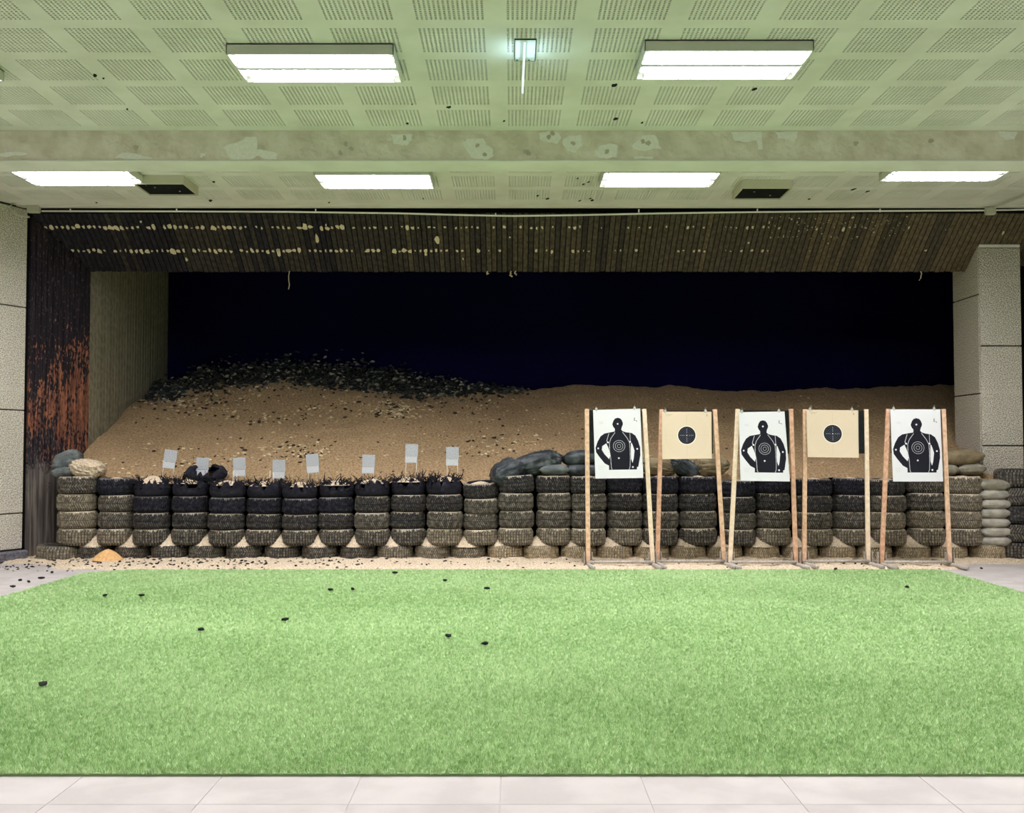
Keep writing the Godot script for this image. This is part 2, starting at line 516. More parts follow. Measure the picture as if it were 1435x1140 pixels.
func make_soffit() -> void:
	var s := struct("trim_2", "charred brown boarded soffit sloping down over the sand pit", "soffit")
	var slope := V(0, SO_Y1, SO_D1) - V(0, SO_Y0, SO_D0)
	var sl := slope.normalized()
	var nrm := Vector3.RIGHT.cross(sl).normalized()
	if nrm.z < 0: nrm = -nrm
	var nn := FastNoiseLite.new()
	nn.seed = 5
	nn.frequency = 0.5
	var w := 0.0675
	var chips := tool()
	var count := 0
	var x := -5.9
	while x < 6.9:
		var f0 := 0.0
		var f1 := 1.0
		if x < -5.53: f1 = clampf((x + 5.96) / 0.43, 0.08, 1.0)
		var a := V(x, SO_Y0, SO_D0) + slope * f0
		var b := V(x, SO_Y0, SO_D0) + slope * f1 + sl * rng.randf_range(-0.008, 0.008)
		var st := tool()
		bar(st, a - nrm * (0.012 + rng.randf() * 0.003), b - nrm * (0.012 + rng.randf() * 0.003), w - 0.010, 0.02, 0.003, nrm)
		var tone := (x + 5.9) / 11.0 * 2.6 + nn.get_noise_1d(x * 3.0) * 0.5 + rng.randf_range(-0.35, 0.35)
		put("board", done(st), M.dark_board[clampi(int(round(tone)), 0, 4)], s)
		# paint broken off along the two nailing lines
		for row in [[0.22, 1.0], [0.62, 1.0]]:
			if row[0] > f1: continue
			var much := 1.0 if x < -1.0 else (0.55 if x < 3.4 else 0.04)
			if rng.randf() < 0.86 * much + 0.02:
				var r := rng.randf_range(0.011, 0.032) * (1.0 if x < -1.0 else 0.6)
				flake(chips, blot(r, 7, 0.4), V(x, SO_Y0, SO_D0) + slope * (row[0] + rng.randf_range(-0.012, 0.012)), Vector3.RIGHT * rng.randf_range(0.7, 1.3), sl * rng.randf_range(1.0, 1.9), nrm, 0.003)
				count += 1
		if rng.randf() < 0.10:
			var r2 := rng.randf_range(0.006, 0.018)
			flake(chips, blot(r2, 7, 0.4), V(x, SO_Y0, SO_D0) + slope * rng.randf_range(0.05, f1 * 0.9), Vector3.RIGHT, sl * rng.randf_range(1.0, 2.6), nrm, 0.003)
		if x > 3.2 and x < 4.9:
			for k in 3:
				flake(chips, blot(rng.randf_range(0.004, 0.011), 6, 0.4), V(x + rng.randf_range(-0.03, 0.03), SO_Y0, SO_D0) + slope * rng.randf_range(0.04, 0.42), Vector3.RIGHT, sl, nrm, 0.003)
		x += w
	for big in [[-2.47, 0.40], [-0.95, 0.42], [-3.0, 0.65]]:
		flake(chips, blot(0.03, 8, 0.35), V(big[0], SO_Y0, SO_D0) + slope * big[1], Vector3.RIGHT * 0.9, sl * 2.6, nrm, 0.003)
	var ch := put("bare_wood_chips", done(chips), M.chip, s)
	ch.set_meta("kind", "stuff")
	# carcass behind the boards, and the dark recess under the ceiling edge
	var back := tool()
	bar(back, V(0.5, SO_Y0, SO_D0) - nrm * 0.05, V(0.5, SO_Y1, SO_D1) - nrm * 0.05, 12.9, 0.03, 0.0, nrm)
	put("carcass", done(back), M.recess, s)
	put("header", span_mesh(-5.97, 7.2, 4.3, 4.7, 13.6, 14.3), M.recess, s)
	for h in [[-2.92, 0.24, 0.006], [-0.01, 0.07, 0.012], [0.05, 0.05, 0.01], [5.36, 0.12, 0.008], [-0.32, 0.04, 0.01]]:
		var st := tool()
		var p := V(h[0], SO_Y1 + 0.01, SO_D1 - 0.01)
		var pts := [p]
		for k in 4: pts.append(p + Vector3(rng.randf_range(-0.02, 0.02), -h[1] * (k + 1) / 4.0, rng.randf_range(-0.01, 0.01)))
		tube(st, pts, h[2], 5)
		put("frayed_strip", done(st), M.chip, s)
	# left reveal: vertical boards, charred above, bare reddish wood in the middle, greyed at the foot
	var r := struct("trim_3", "upright charred boards of the left reveal with a reddish bare patch", "boarding")
	var mat := plain(Color.WHITE, 0.8)
	mat.albedo_texture = reveal_texture()
	var p0 := V(-5.945, 0, 13.55)
	var p1 := V(-5.535, 0, 14.44)
	var dir := (p1 - p0).normalized()
	var side := Vector3(-dir.z, 0, dir.x)
	if side.x < 0: side = -side
	var len_ := p0.distance_to(p1)
	var nb := 11
	for k in nb:
		var u0 := float(k) / nb
		var u1 := float(k + 1) / nb
		var st := SurfaceTool.new()
		st.begin(Mesh.PRIMITIVE_TRIANGLES)
		st.set_smooth_group(-1)
		var top := lerpf(SO_Y0 - 0.01, SO_Y1 + 0.02, (u0 + u1) / 2)
		var lift := rng.randf_range(0.0, 0.004)
		var e := 0.006 / len_
		var l := p0.lerp(p1, u0 + e)
		var q := p0.lerp(p1, u1 - e)
		var add4 := func(pts: Array, us: Array):
			for i in [0, 2, 1, 0, 3, 2]:
				st.set_uv(Vector2(us[i], 1.0 - pts[i].y / 4.3))
				st.add_vertex(pts[i])
		var o := side * (0.012 + lift)
		add4.call([l + o, q + o, q + o + Vector3(0, top, 0), l + o + Vector3(0, top, 0)], [u0, u1, u1, u0])
		add4.call([l - side * 0.01, l + o, l + o + Vector3(0, top, 0), l - side * 0.01 + Vector3(0, top, 0)], [u0, u0, u0, u0])
		add4.call([q + o, q - side * 0.01, q - side * 0.01 + Vector3(0, top, 0), q + o + Vector3(0, top, 0)], [u1, u1, u1, u1])
		put("board", done(st), mat, r)
	var cs := tool()
	cbox(cs, Transform3D(Basis(dir, Vector3.UP, dir.cross(Vector3.UP)), (p0 + p1) / 2 - side * 0.06 + Vector3(0, 2.13, 0)), Vector3(len_, 4.26, 0.1))
	put("carcass", done(cs), M.recess, r)

func reveal_texture() -> ImageTexture:
	var w := 256
	var h := 1024
	var im := Image.create(w, h, false, Image.FORMAT_RGB8)
	var a := FastNoiseLite.new()
	a.seed = 21; a.frequency = 0.02; a.fractal_octaves = 5
	var b := FastNoiseLite.new()
	b.seed = 22; b.frequency = 0.09; b.fractal_octaves = 3
	var c := FastNoiseLite.new()
	c.seed = 23; c.frequency = 0.012; c.fractal_octaves = 3
	for y in h:
		var m := 4.3 * (1.0 - float(y) / h)
		for x in w:
			var u := float(x) / w
			var streak := a.get_noise_2d(x * 3.0, y * 0.25)
			var fleck := b.get_noise_2d(x * 1.2, y * 0.5)
			var big := c.get_noise_2d(x * 1.5, y * 0.8)
			var edge := big * 0.5 + fleck * 0.6 + streak * 0.3
			var char_ := C(22, 17, 25).lerp(C(50, 40, 46), clampf(streak * 0.9 + 0.3, 0, 1))
			if fleck > 0.42: char_ = char_.lerp(C(120, 110, 108), 0.5)
			var bare := C(84, 52, 42).lerp(C(158, 104, 76), clampf(streak + fleck * 0.6 + 0.35, 0, 1))
			var grey := C(78, 72, 70).lerp(C(140, 132, 124), clampf(streak * 0.9 + 0.45, 0, 1))
			var col := char_
			var patch := minf(m - 1.28, 2.5 - m) * 1.1 + (u - 0.62) * 0.7 + edge * 1.5 - 0.22
			if patch > 0.0: col = bare
			if m + edge * 0.55 < 1.12: col = grey
			elif patch <= 0.0 and m + edge * 1.2 < 1.9 and fleck > -0.05: col = char_.lerp(grey, 0.35)
			im.set_pixel(x, y, col)
	return ImageTexture.create_from_image(im)

# ------------------------------------------------------------------ the pit behind the opening
func make_pit() -> void:
	var p := struct("wall_pit", "greenish grey boarded side wall of the sand pit", "wall")
	put("core", span_mesh(-6.2, -5.57, 0.0, 4.4, 14.46, 17.9), M.recess, p)
	var bw := 0.112
	for k in 29:
		var d := 14.47 + bw * (k + 0.5)
		var st := tool()
		cbox(st, Transform3D(Basis(), V(-5.545 + rng.randf_range(-0.002, 0.002), 2.1, d)), Vector3(0.03, 4.2, bw - 0.006), 0.003)
		put("board", done(st), M.pit_board[k % 3], p)
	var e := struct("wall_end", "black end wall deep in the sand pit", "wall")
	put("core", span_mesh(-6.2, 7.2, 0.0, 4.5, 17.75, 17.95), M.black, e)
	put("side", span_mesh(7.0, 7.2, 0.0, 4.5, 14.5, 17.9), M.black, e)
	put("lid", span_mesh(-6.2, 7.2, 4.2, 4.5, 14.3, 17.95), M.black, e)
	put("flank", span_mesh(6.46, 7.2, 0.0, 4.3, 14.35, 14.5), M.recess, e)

func make_pillar() -> void:
	var p := struct("wall_pillar", "square pillar clad in pale speckled stone panels", "pillar")
	put("core", span_mesh(5.975, 6.45, 0.0, 4.2, 14.04, 14.86), M.joint, p)
	var hs := [0.0, 1.395, 2.665, 3.925]
	for k in 3:
		put("stone_panel", span_mesh(5.955, 6.475, hs[k] + 0.008, hs[k + 1] - 0.008, 14.01, 14.045, 0.006), M.pebble, p)
	put("capping", span_mesh(5.955, 6.475, 3.925, 3.962, 14.005, 14.045, 0.005), M.plaster, p)
	hs = [0.0, 0.8, 2.06, 3.33, 4.0]
	for k in 4:
		put("stone_panel", span_mesh(5.95, 5.98, hs[k] + 0.008, hs[k + 1] - 0.008, 14.05, 14.86, 0.006), M.pebble, p)

# ------------------------------------------------------------------ lamps, vents, sign, conduit
func make_fixture(x: float, d: float, label: String) -> void:
	var o := base("ceiling_light", V(x, CEIL, d))
	tag(o, label, "ceiling light", "louvred fluorescent ceiling lights")
	var w := 1.23
	var l := 0.63
	var h := 0.085
	var s := tool()
	cbox(s, Transform3D(Basis(), Vector3(0, -0.006, 0)), Vector3(w, 0.012, l))
	for k in [-1, 1]:
		cbox(s, Transform3D(Basis(), Vector3(0, -h / 2, k * (l / 2 - 0.006))), Vector3(w, h, 0.012), 0.003)
		cbox(s, Transform3D(Basis(), Vector3(k * (w / 2 - 0.006), -h / 2, 0)), Vector3(0.012, h, l), 0.003)
	put("housing", done(s), M.white_metal, o)
	for k in 4:
		var t := tool(true)
		var z: float = [-0.19, -0.11, 0.11, 0.19][k]
		tube(t, [Vector3(-0.57, -0.032, z), Vector3(0.57, -0.032, z)], 0.013, 10)
		put("light_tube", done(t), M.tube, o)
	for k in 13:
		put("louver_blade", shared("cross", Vector3(0.004, 0.034, l - 0.03)), M.blade, o, Vector3((k - 6) * (w - 0.03) / 13.0, -0.066, 0))
	put("louver_blade", shared("spine", Vector3(w - 0.03, 0.036, 0.05)), M.blade, o, Vector3(0, -0.0655, 0))
	for k in [-1, 1]:
		put("louver_blade", shared("long", Vector3(w - 0.03, 0.036, 0.006)), M.blade, o, Vector3(0, -0.0655, k * 0.15))
		var a := AreaLight3D.new()
		a.name = "lamp_glow"
		a.area_size = Vector2(1.14, 0.12)
		a.area_normalize_energy = true
		a.light_energy = LAMP_ENERGY / 2.0
		a.light_color = LAMP_COLOR
		a.shadow_enabled = true
		a.area_range = 40.0
		a.rotation.x = -PI / 2
		a.position = Vector3(0, -0.0465, k * 0.15)
		o.add_child(a, true)

var share := {}
func shared(key: String, size: Vector3) -> ArrayMesh:
	if not share.has(key): share[key] = box_mesh(size)
	return share[key]

func make_fixtures() -> void:
	make_fixture(-1.478, 8.29, "large louvred ceiling light to the left of the glowing blade sign")
	make_fixture(1.575, 8.22, "large louvred ceiling light to the right of the glowing blade sign")
	make_fixture(-4.61, 11.71, "louvred ceiling light behind the beam, beside the dark vent at far left")
	make_fixture(-1.475, 11.85, "louvred ceiling light behind the beam, second from left")
	make_fixture(1.572, 11.77, "louvred ceiling light behind the beam, third from left")
	make_fixture(4.57, 11.5, "louvred ceiling light behind the beam at far right")
	make_fixture(-4.6, 8.26, "louvred ceiling light over the left edge of the turf")
	make_fixture(4.62, 8.2, "louvred ceiling light over the right edge of the turf")
	var where := ["far left", "left centre", "right centre", "far right"]
	for k in 4:
		make_fixture([-4.6, -1.48, 1.57, 4.6][k], 4.9, "louvred ceiling light over the near lane, %s" % where[k])
	# two dark exhaust boxes
	for v in [[-3.83, 12.15, "dark open exhaust box beside the leftmost rear ceiling light"], [2.81, 12.35, "dark open exhaust box between the two right rear ceiling lights"]]:
		var o := base("exhaust_vent", V(v[0], CEIL, v[1]))
		tag(o, v[2], "vent", "exhaust vents in the rear ceiling")
		var s := tool()
		for k in [-1, 1]:
			cbox(s, Transform3D(Basis(), Vector3(0, -0.05, k * 0.27)), Vector3(0.55, 0.1, 0.014), 0.003)
			cbox(s, Transform3D(Basis(), Vector3(k * 0.27, -0.05, 0)), Vector3(0.014, 0.1, 0.55), 0.003)
		put("frame", done(s), M.vent_box, o)
		put("dark_duct", box_mesh(Vector3(0.525, 0.06, 0.525)), M.vent_dark, o, Vector3(0, -0.055, 0))
		for k in 2:
			put("bolt_head", lump(0.012, 0.1), M.steel, o, Vector3([-0.1, 0.12][k], -0.09, [0.08, -0.1][k]))
	# blade sign hanging edge-on
	var g := base("blade_sign", V(0.098, CEIL, 8.11))
	tag(g, "small glowing edge-lit blade sign hanging from the ceiling between two lights", "sign")
	var cs := tool()
	cbox(cs, Transform3D(Basis(), Vector3(0, -0.005, 0)), Vector3(0.15, 0.01, 0.43), 0.002)
	put("ceiling_plate", done(cs), M.sign_case, g)
	var rim := tool()
	for k in [-1, 1]:
		cbox(rim, Transform3D(Basis(), Vector3(k * 0.077, -0.005, 0)), Vector3(0.004, 0.010, 0.44))
		cbox(rim, Transform3D(Basis(), Vector3(0, -0.005, k * 0.2175)), Vector3(0.15, 0.010, 0.004))
	put("rim", done(rim), M.seam, g)
	var bl := tool()
	cbox(bl, Transform3D(Basis(Vector3.FORWARD, 0.05), Vector3(-0.012, -0.15, 0.02)), Vector3(0.014, 0.27, 0.34), 0.004)
	put("light_blade", done(bl), M.acrylic, g)
	for k in 2:
		put("screw", lump(0.008, 0.1), M.seam, g, Vector3([-0.06, 0.03][k], -0.012, -0.19))
	for k in [-1, 1]:
		var a := AreaLight3D.new()
		a.name = "sign_glow"
		a.area_size = Vector2(0.3, 0.2)
		a.area_normalize_energy = true
		a.light_energy = 0.075
		a.light_color = Color(0.76, 0.94, 1.0)
		a.shadow_enabled = true
		a.area_range = 20.0
		a.rotation.y = -k * PI / 2
		a.position = Vector3(k * 0.02 - 0.012, -0.13, 0.02)
		g.add_child(a)
	# white conduit along the ceiling edge
	var c := base("conduit", V(0, 4.2, 13.42))
	tag(c, "thin white cable sagging along the back edge of the ceiling", "cable")
	var pts := []
	for q in [[-5.75, 4.262], [-4.2, 4.259], [-2.77, 4.253], [-1.4, 4.235], [-0.6, 4.213], [0.0, 4.202], [0.8, 4.212], [1.6, 4.23], [2.46, 4.244], [4.2, 4.262], [5.75, 4.27], [6.8, 4.29]]:
		pts.append(Vector3(q[0], q[1] - 4.2, 0))
	var cv := Curve3D.new()
	for q in pts: cv.add_point(q)
	var ct := tool(true)
	tube(ct, pts, 0.011, 8)
	put("cable", done(ct), M.conduit, c)
	for x in [-5.4, -4.1, -2.4, -0.2, 1.55, 3.0, 4.5]:
		put("clip", box_mesh(Vector3(0.015, 0.04, 0.02), 0.002), M.conduit, c, Vector3(x, 0.07 - 0.055 * exp(-x * x), 0))
	var j1 := base("junction_box", V(-5.83, 4.29, 13.38))
	tag(j1, "small cream junction box with a cable loop above the pebble-dash wall", "junction box", "junction boxes")
	put("body", box_mesh(Vector3(0.15, 0.12, 0.08), 0.012), M.jbox, j1)
	var lp := []
	for k in 12:
		var t := PI * 0.35 + PI * 1.25 * k / 11.0
		lp.append(Vector3(-0.09 + 0.12 * cos(t), -0.03 + 0.085 * sin(t), 0.17 * sin(PI * k / 11.0)))
	var lt := tool(true)
	tube(lt, lp, 0.013, 8)
	put("cable_loop", done(lt), M.jbox, j1)
	var j2 := base("junction_box", V(5.83, 4.252, 13.38))
	tag(j2, "small cream junction box with an upward conduit near the stone pillar", "junction box", "junction boxes")
	put("body", box_mesh(Vector3(0.12, 0.09, 0.08), 0.012), M.jbox, j2)
	var pt := tool(true)
	tube(pt, [Vector3(0.02, 0.035, 0), Vector3(0.035, 0.03, 0.1), Vector3(0.05, 0.035, 0.25), Vector3(0.3, 0.035, 2.6)], 0.014, 8)
	put("conduit_arm", done(pt), M.jbox, j2)

# ------------------------------------------------------------------ turf
const TURF := [-4.62, 4.76, 4.62, 12.33]   # x0, x1, d0, d1

func turf_inside(x: float, d: float) -> bool:
	if x < TURF[0] or x > TURF[1] or d < TURF[2] or d > TURF[3]: return false
	return (x - TURF[0]) * 0.85 + (TURF[3] - d) * 1.0 > 0.36 and (TURF[1] - x) + (TURF[3] - d) * 0.9 > 0.12

func make_turf() -> void:
	var o := base("artificial_turf", V(0, 0, 8.4))
	tag(o, "bright green artificial turf carpet covering the lane floor", "artificial turf")
	var out := PackedVector2Array([V2(TURF[0], TURF[2]), V2(TURF[1], TURF[2]), V2(TURF[1], TURF[3] - 0.13), V2(TURF[1] - 0.12, TURF[3]), V2(TURF[0] + 0.42, TURF[3]), V2(TURF[0], TURF[3] - 0.36)])
	var st := tool()
	flake(st, out, Vector3(0, 0, 8.4), Vector3.RIGHT, Vector3(0, 0, -1), Vector3.UP, 0.012)
	put("backing", done(st), M.turf_base, o)
	var bm := tool()
	for k in 7:
		var t := k * 2.4
		var p := Vector3(cos(t), 0, sin(t)) * (0.004 + 0.0013 * k)
		var lean := Vector3(cos(t * 1.7 + 0.5), 0, sin(t * 1.7 + 0.5)) * 0.009
		var w := Vector3(-sin(t * 1.3), 0, cos(t * 1.3)) * 0.0022
		var h := 0.015 + 0.0012 * ((k * 5) % 7)
		tri(bm, p - w, p + w, p + lean + Vector3(0, h, 0))
	var mm := MultiMesh.new()
	mm.transform_format = MultiMesh.TRANSFORM_3D
	mm.use_colors = true
	mm.mesh = done(bm)
	var wave := FastNoiseLite.new()
	wave.seed = 41; wave.frequency = 0.35; wave.fractal_octaves = 3
	var xf: Array[Transform3D] = []
	var cols: Array[Color] = []
	var r := RandomNumberGenerator.new()
	r.seed = 99
	var d: float = TURF[2]
	while d < TURF[3]:
		var step := 0.0145 * clampf(d / 5.6, 1.0, 1.7)
		var x: float = TURF[0]
		while x < TURF[1]:
			var px := x + r.randf_range(-0.007, 0.007)
			var pd := d + r.randf_range(-0.007, 0.007)
			x += step
			if not turf_inside(px, pd): continue
			if absf(px) > 0.5 * pd + 1.3: continue
			var sc := r.randf_range(0.8, 1.25) * (step / 0.0145) ** 0.5
			xf.append(Transform3D(Basis(Vector3.UP, r.randf() * TAU).scaled(Vector3(sc, r.randf_range(0.75, 1.2), sc)), V(px, 0.011, pd) - V(0, 0, 8.4)))
			var k := clampf(0.5 + wave.get_noise_2d(px, pd) * 0.3 + r.randf_range(-0.5, 0.5), 0.0, 1.0)
			cols.append(C(150, 186, 122).srgb_to_linear().lerp(C(216, 239, 190).srgb_to_linear(), k))
		d += step
	mm.instance_count = xf.size()
	for i in xf.size():
		mm.set_instance_transform(i, xf[i])
		mm.set_instance_color(i, cols[i])
	var mi := MultiMeshInstance3D.new()
	mi.name = "turf_pile"
	mi.multimesh = mm
	mi.material_override = M.blade_grass
	mi.set_meta("kind", "stuff")
	o.add_child(mi)

# ------------------------------------------------------------------ sand
var dune := FastNoiseLite.new()

func crest_at(x: float) -> float:
	return 2.3 + 0.03 * sin(x * 1.3) + 0.16 * exp(-pow((x + 3.2) / 1.7, 2))

func berm_h(x: float, d: float) -> float:
	var t := clampf((d - 13.95) / (17.05 - 13.95), 0.0, 1.0)
	var h := lerpf(lerpf(stack_top(x) - 0.05, 1.0, smoothstep(13.72, 13.98, d)), crest_at(x), pow(t, 0.93))
	if d > 17.05: h -= (d - 17.05) * 0.35
	h += dune.get_noise_2d(x * 1.0, d * 1.0) * 0.09 * clampf(t * 4.0, 0.15, 1.0)
	h += dune.get_noise_2d(x * 7.0 + 50.0, d * 7.0) * 0.018
	h += 0.13 * exp(-pow((x + 5.45) / 0.35, 2)) * (1.0 - t * 0.8)      # drift against the left reveal
	h += 0.12 * exp(-pow((x - 3.9) / 0.5, 2)) * exp(-pow((d - 14.0) / 0.35, 2))
	return h

func stack_top(x: float) -> float:
	var best := 0
	for k in COL_X.size():
		if absf(COL_X[k] - x) < absf(COL_X[best] - x): best = k
	return COL_TOP[best]

func sheet(x0: float, x1: float, d0: float, d1: float, nx: int, nd: int, f: Callable) -> ArrayMesh:
	var v := PackedVector3Array()
	var idx := PackedInt32Array()
	for j in nd + 1:
		for i in nx + 1:
			var x := lerpf(x0, x1, float(i) / nx)
			var d := lerpf(d0, d1, float(j) / nd)
			v.append(V(x, f.call(x, d), d))
	for j in nd:
		for i in nx:
			var a := j * (nx + 1) + i
			idx.append_array(PackedInt32Array([a, a + nx + 1, a + nx + 2, a, a + nx + 2, a + 1]))
	var st := SurfaceTool.new()
	st.begin(Mesh.PRIMITIVE_TRIANGLES)
	st.set_smooth_group(0)
	for p in v: st.add_vertex(p)
	for i in idx: st.add_index(i)
	st.generate_normals()
	return st.commit()

func strip_h(x: float, d: float) -> float:
	var wob := dune.get_noise_2d(x * 2.2, 9.0) * 0.13
	var t := smoothstep(12.28 + wob, 12.62 + wob, d)
	var h := lerpf(-0.03, 0.022, t)
	h += 0.012 * smoothstep(12.9, 13.4, d) + 0.05 * smoothstep(13.55, 13.8, d)
	h += dune.get_noise_2d(x * 6.0, d * 9.0) * 0.022 * t + dune.get_noise_2d(x * 16.0, d * 20.0) * 0.012 * t
	h -= 0.09 * smoothstep(-5.0, -5.7, x) * smoothstep(13.3, 12.6, d)
	h -= 0.09 * smoothstep(4.9, 5.7, x) * smoothstep(13.3, 12.7, d)
	return h

func make_sand() -> void:
	dune.seed = 77
	dune.frequency = 0.55
	dune.fractal_octaves = 4
	var b := put("sand_berm", sheet(-5.53, 6.9, 13.66, 17.75, 330, 118, berm_h), M.sand)
	tag(b, "long brown sand berm rising behind the tyre wall", "sand berm", "", "stuff")
	var s := put("sand_strip", sheet(-6.0, 6.6, 12.0, 13.86, 420, 70, strip_h), M.pale_sand)
	tag(s, "strip of pale trampled sand between turf and tyres", "sand", "", "stuff")
	# rubble ridge on the crest and scattered fragments: far too many to count
	chips_many("rubble_ridge", "dark ridge of broken rubber rubble along the berm crest", 7000, func() -> Array:
		var x := rng.randf_range(-5.5, 0.25)
		var band := clampf(1.0 - maxf(0.0, x + 1.6) / 1.9, 0.05, 1.0)
		if rng.randf() > band + 0.1: return []
		var d := 17.05 + rng.randfn(0.0, 0.22) * (0.5 + 0.5 * band) - (0.3 if x < -4.9 else 0.0)
		var up := absf(rng.randfn(0.0, 0.13)) * band * exp(-pow((d - 17.05) / 0.3, 2)) * (1.0 if x > -5.0 else 0.4)
		return [x, d, up, rng.randf_range(0.014, 0.036)], [[C(40, 45, 46), 0.6], [C(74, 79, 76), 0.27], [C(160, 156, 140), 0.13]])
	var spots := [[-4.9, 16.2, 0.35, 90], [-4.2, 16.4, 0.4, 170], [-4.5, 15.9, 0.3, 50], [-3.45, 15.6, 0.28, 60], [-1.6, 16.0, 0.22, 80], [-1.75, 15.7, 0.2, 40], [-2.4, 16.0, 0.4, 40], [-3.1, 14.6, 0.3, 40], [-2.7, 14.5, 0.2, 30], [-0.3, 14.9, 0.35, 60], [-0.9, 16.3, 0.5, 40], [-4.2, 14.3, 0.4, 25]]
	chips_many("berm_fragments", "pale and dark fragments littering the slope of the berm", 1500, func() -> Array:
		if rng.randf() < 0.62:
			var q: Array = spots[rng.randi() % spots.size()]
			return [q[0] + rng.randfn(0, q[2]), q[1] + rng.randfn(0, q[2] * 0.6), 0.0, rng.randf_range(0.008, 0.026)]
		var x := rng.randf_range(-5.3, 5.7)
		if x > 1.0 and rng.randf() < 0.65: return []
		return [x, rng.randf_range(14.0, 16.9), 0.0, rng.randf_range(0.006, 0.018)], [[C(214, 196, 158), 0.5], [C(238, 226, 196), 0.15], [C(52, 44, 36), 0.35]])
	chips_many("rubber_crumbs", "black rubber crumbs strewn over the pale sand strip", 900, func() -> Array:
		var x := rng.randf_range(-5.9, 5.4)
		if x > -1.8 and rng.randf() < 0.75: return []
		return [x, clampf(rng.randfn(12.95, 0.32), 12.3, 13.45), -99.0, rng.randf_range(0.007, 0.02)], [[C(30, 30, 30), 0.7], [C(92, 86, 76), 0.3]])
	# heaps of sand on the bottom tyres, and the fill of the stacks
	var heaps := tool(true)
	for k in BASE_X.size():
		dome(heaps, V(BASE_X[k], 0.165, 13.6), 0.19, 0.16, 60 + k)
	tag(put("sand_heaps", done(heaps), M.pale_sand), "pale sand heaped on the bottom tyres between the stacks", "sand", "", "stuff")
	var fill := tool(true)
	for k in COL_X.size():
		dome(fill, V(COL_X[k], COL_TOP[k] - 0.05, 13.6), 0.185, 0.06 if k != 2 else 0.1, 200 + k)
	tag(put("sand_fill", done(fill), M.pale_sand), "pale sand filling the open tops of the tyre stacks", "sand", "", "stuff")
	var pile := tool(true)
	dome(pile, Vector3.ZERO, 0.19, 0.13, 7)
	tag(put("sand_pile", done(pile), M.orange_sand, self, V(-4.83, 0.03, 13.28)), "small orange sand pile at the foot of the first tyre stacks", "sand pile")

func dome(st: SurfaceTool, at: Vector3, r: float, h: float, sd: int) -> void:
	var rr := RandomNumberGenerator.new()
	rr.seed = sd
	var rings := []
	for i in 5:
		var ring := []
		var q := float(i) / 4.0
		for k in 14:
			var t := TAU * k / 14.0
			var e := (1.0 + rr.randf_range(-0.07, 0.07)) if i > 0 else 0.0
			ring.append(at + Vector3(cos(t) * r * q * e, h * (1.0 - pow(q, 1.5)) * (1.0 + rr.randf_range(-0.08, 0.08) * q) , sin(t) * r * q * e))
		rings.append(ring)
	for i in 4:
		for k in 14:
			var l := (k + 1) % 14
			if i == 0: tri(st, rings[0][0], rings[1][l], rings[1][k])
			else: quad(st, rings[i][k], rings[i][l], rings[i + 1][l], rings[i + 1][k])

func chips_many(called: String, label: String, n: int, where: Callable, tones: Array) -> void:
	var mm := MultiMesh.new()
	mm.transform_format = MultiMesh.TRANSFORM_3D
	mm.use_colors = true
	mm.mesh = lump(1.0, 0.35)
	var xf: Array[Transform3D] = []
	var cols: Array[Color] = []
	for i in n:
		var p: Array = where.call()
		if p.is_empty(): continue
		if p[0] < -5.5 and p[1] > 14.0: continue
		if p[1] > 17.7: continue
		var g: float = strip_h(p[0], p[1]) if p[2] < -9.0 else berm_h(p[0], p[1]) + p[2]
		if p[2] < -9.0: g = maxf(g, 0.0)
		var s: float = p[3]
		var b := Basis.from_euler(Vector3(rng.randf_range(-0.6, 0.6), rng.randf() * TAU, rng.randf_range(-0.6, 0.6))).scaled(Vector3(s * rng.randf_range(0.7, 1.5), s * rng.randf_range(0.7, 1.2), s))
		xf.append(Transform3D(b, V(p[0], g + s * 0.25, p[1])))
		var u := rng.randf()
		var c: Color = tones[0][0]
		for t in tones:
			if u < t[1]:
				c = t[0]
				break
			u -= t[1]
		cols.append(c.srgb_to_linear() * rng.randf_range(0.75, 1.2))
	mm.instance_count = xf.size()
	for i in xf.size():
		mm.set_instance_transform(i, xf[i])
		mm.set_instance_color(i, cols[i])
	var mi := MultiMeshInstance3D.new()
	mi.name = called
	mi.multimesh = mm
	mi.material_override = M.chip_many
	add_child(mi)
	tag(mi, label, "debris", "", "stuff")

# ------------------------------------------------------------------ tyres
const COL_X := [-5.323, -4.851, -4.405, -3.941, -3.486, -3.04, -2.594, -2.156, -1.71, -1.273, -0.827, -0.381, 0.048, 0.512, 0.932, 1.378, 1.815, 2.279, 2.76, 3.197, 3.696, 4.142, 4.588, 5.069, 5.524]
const COL_TOP := [1.02, 1.0, 0.98, 0.98, 0.96, 0.95, 0.94, 0.96, 0.98, 1.0, 1.01, 0.95, 1.03, 1.03, 1.02, 1.03, 1.02, 1.02, 0.97, 1.03, 0.99, 1.0, 0.99, 1.03, 1.02]
const BASE_X := [-5.11, -4.642, -4.193, -3.735, -3.278, -2.811, -2.354, -1.887, -1.43, -0.972, -0.541, -0.084, 0.356, 0.814, 1.254, 1.711, 2.151, 2.6, 3.058, 3.524, 3.982, 4.43, 4.9, 5.346, 5.812]
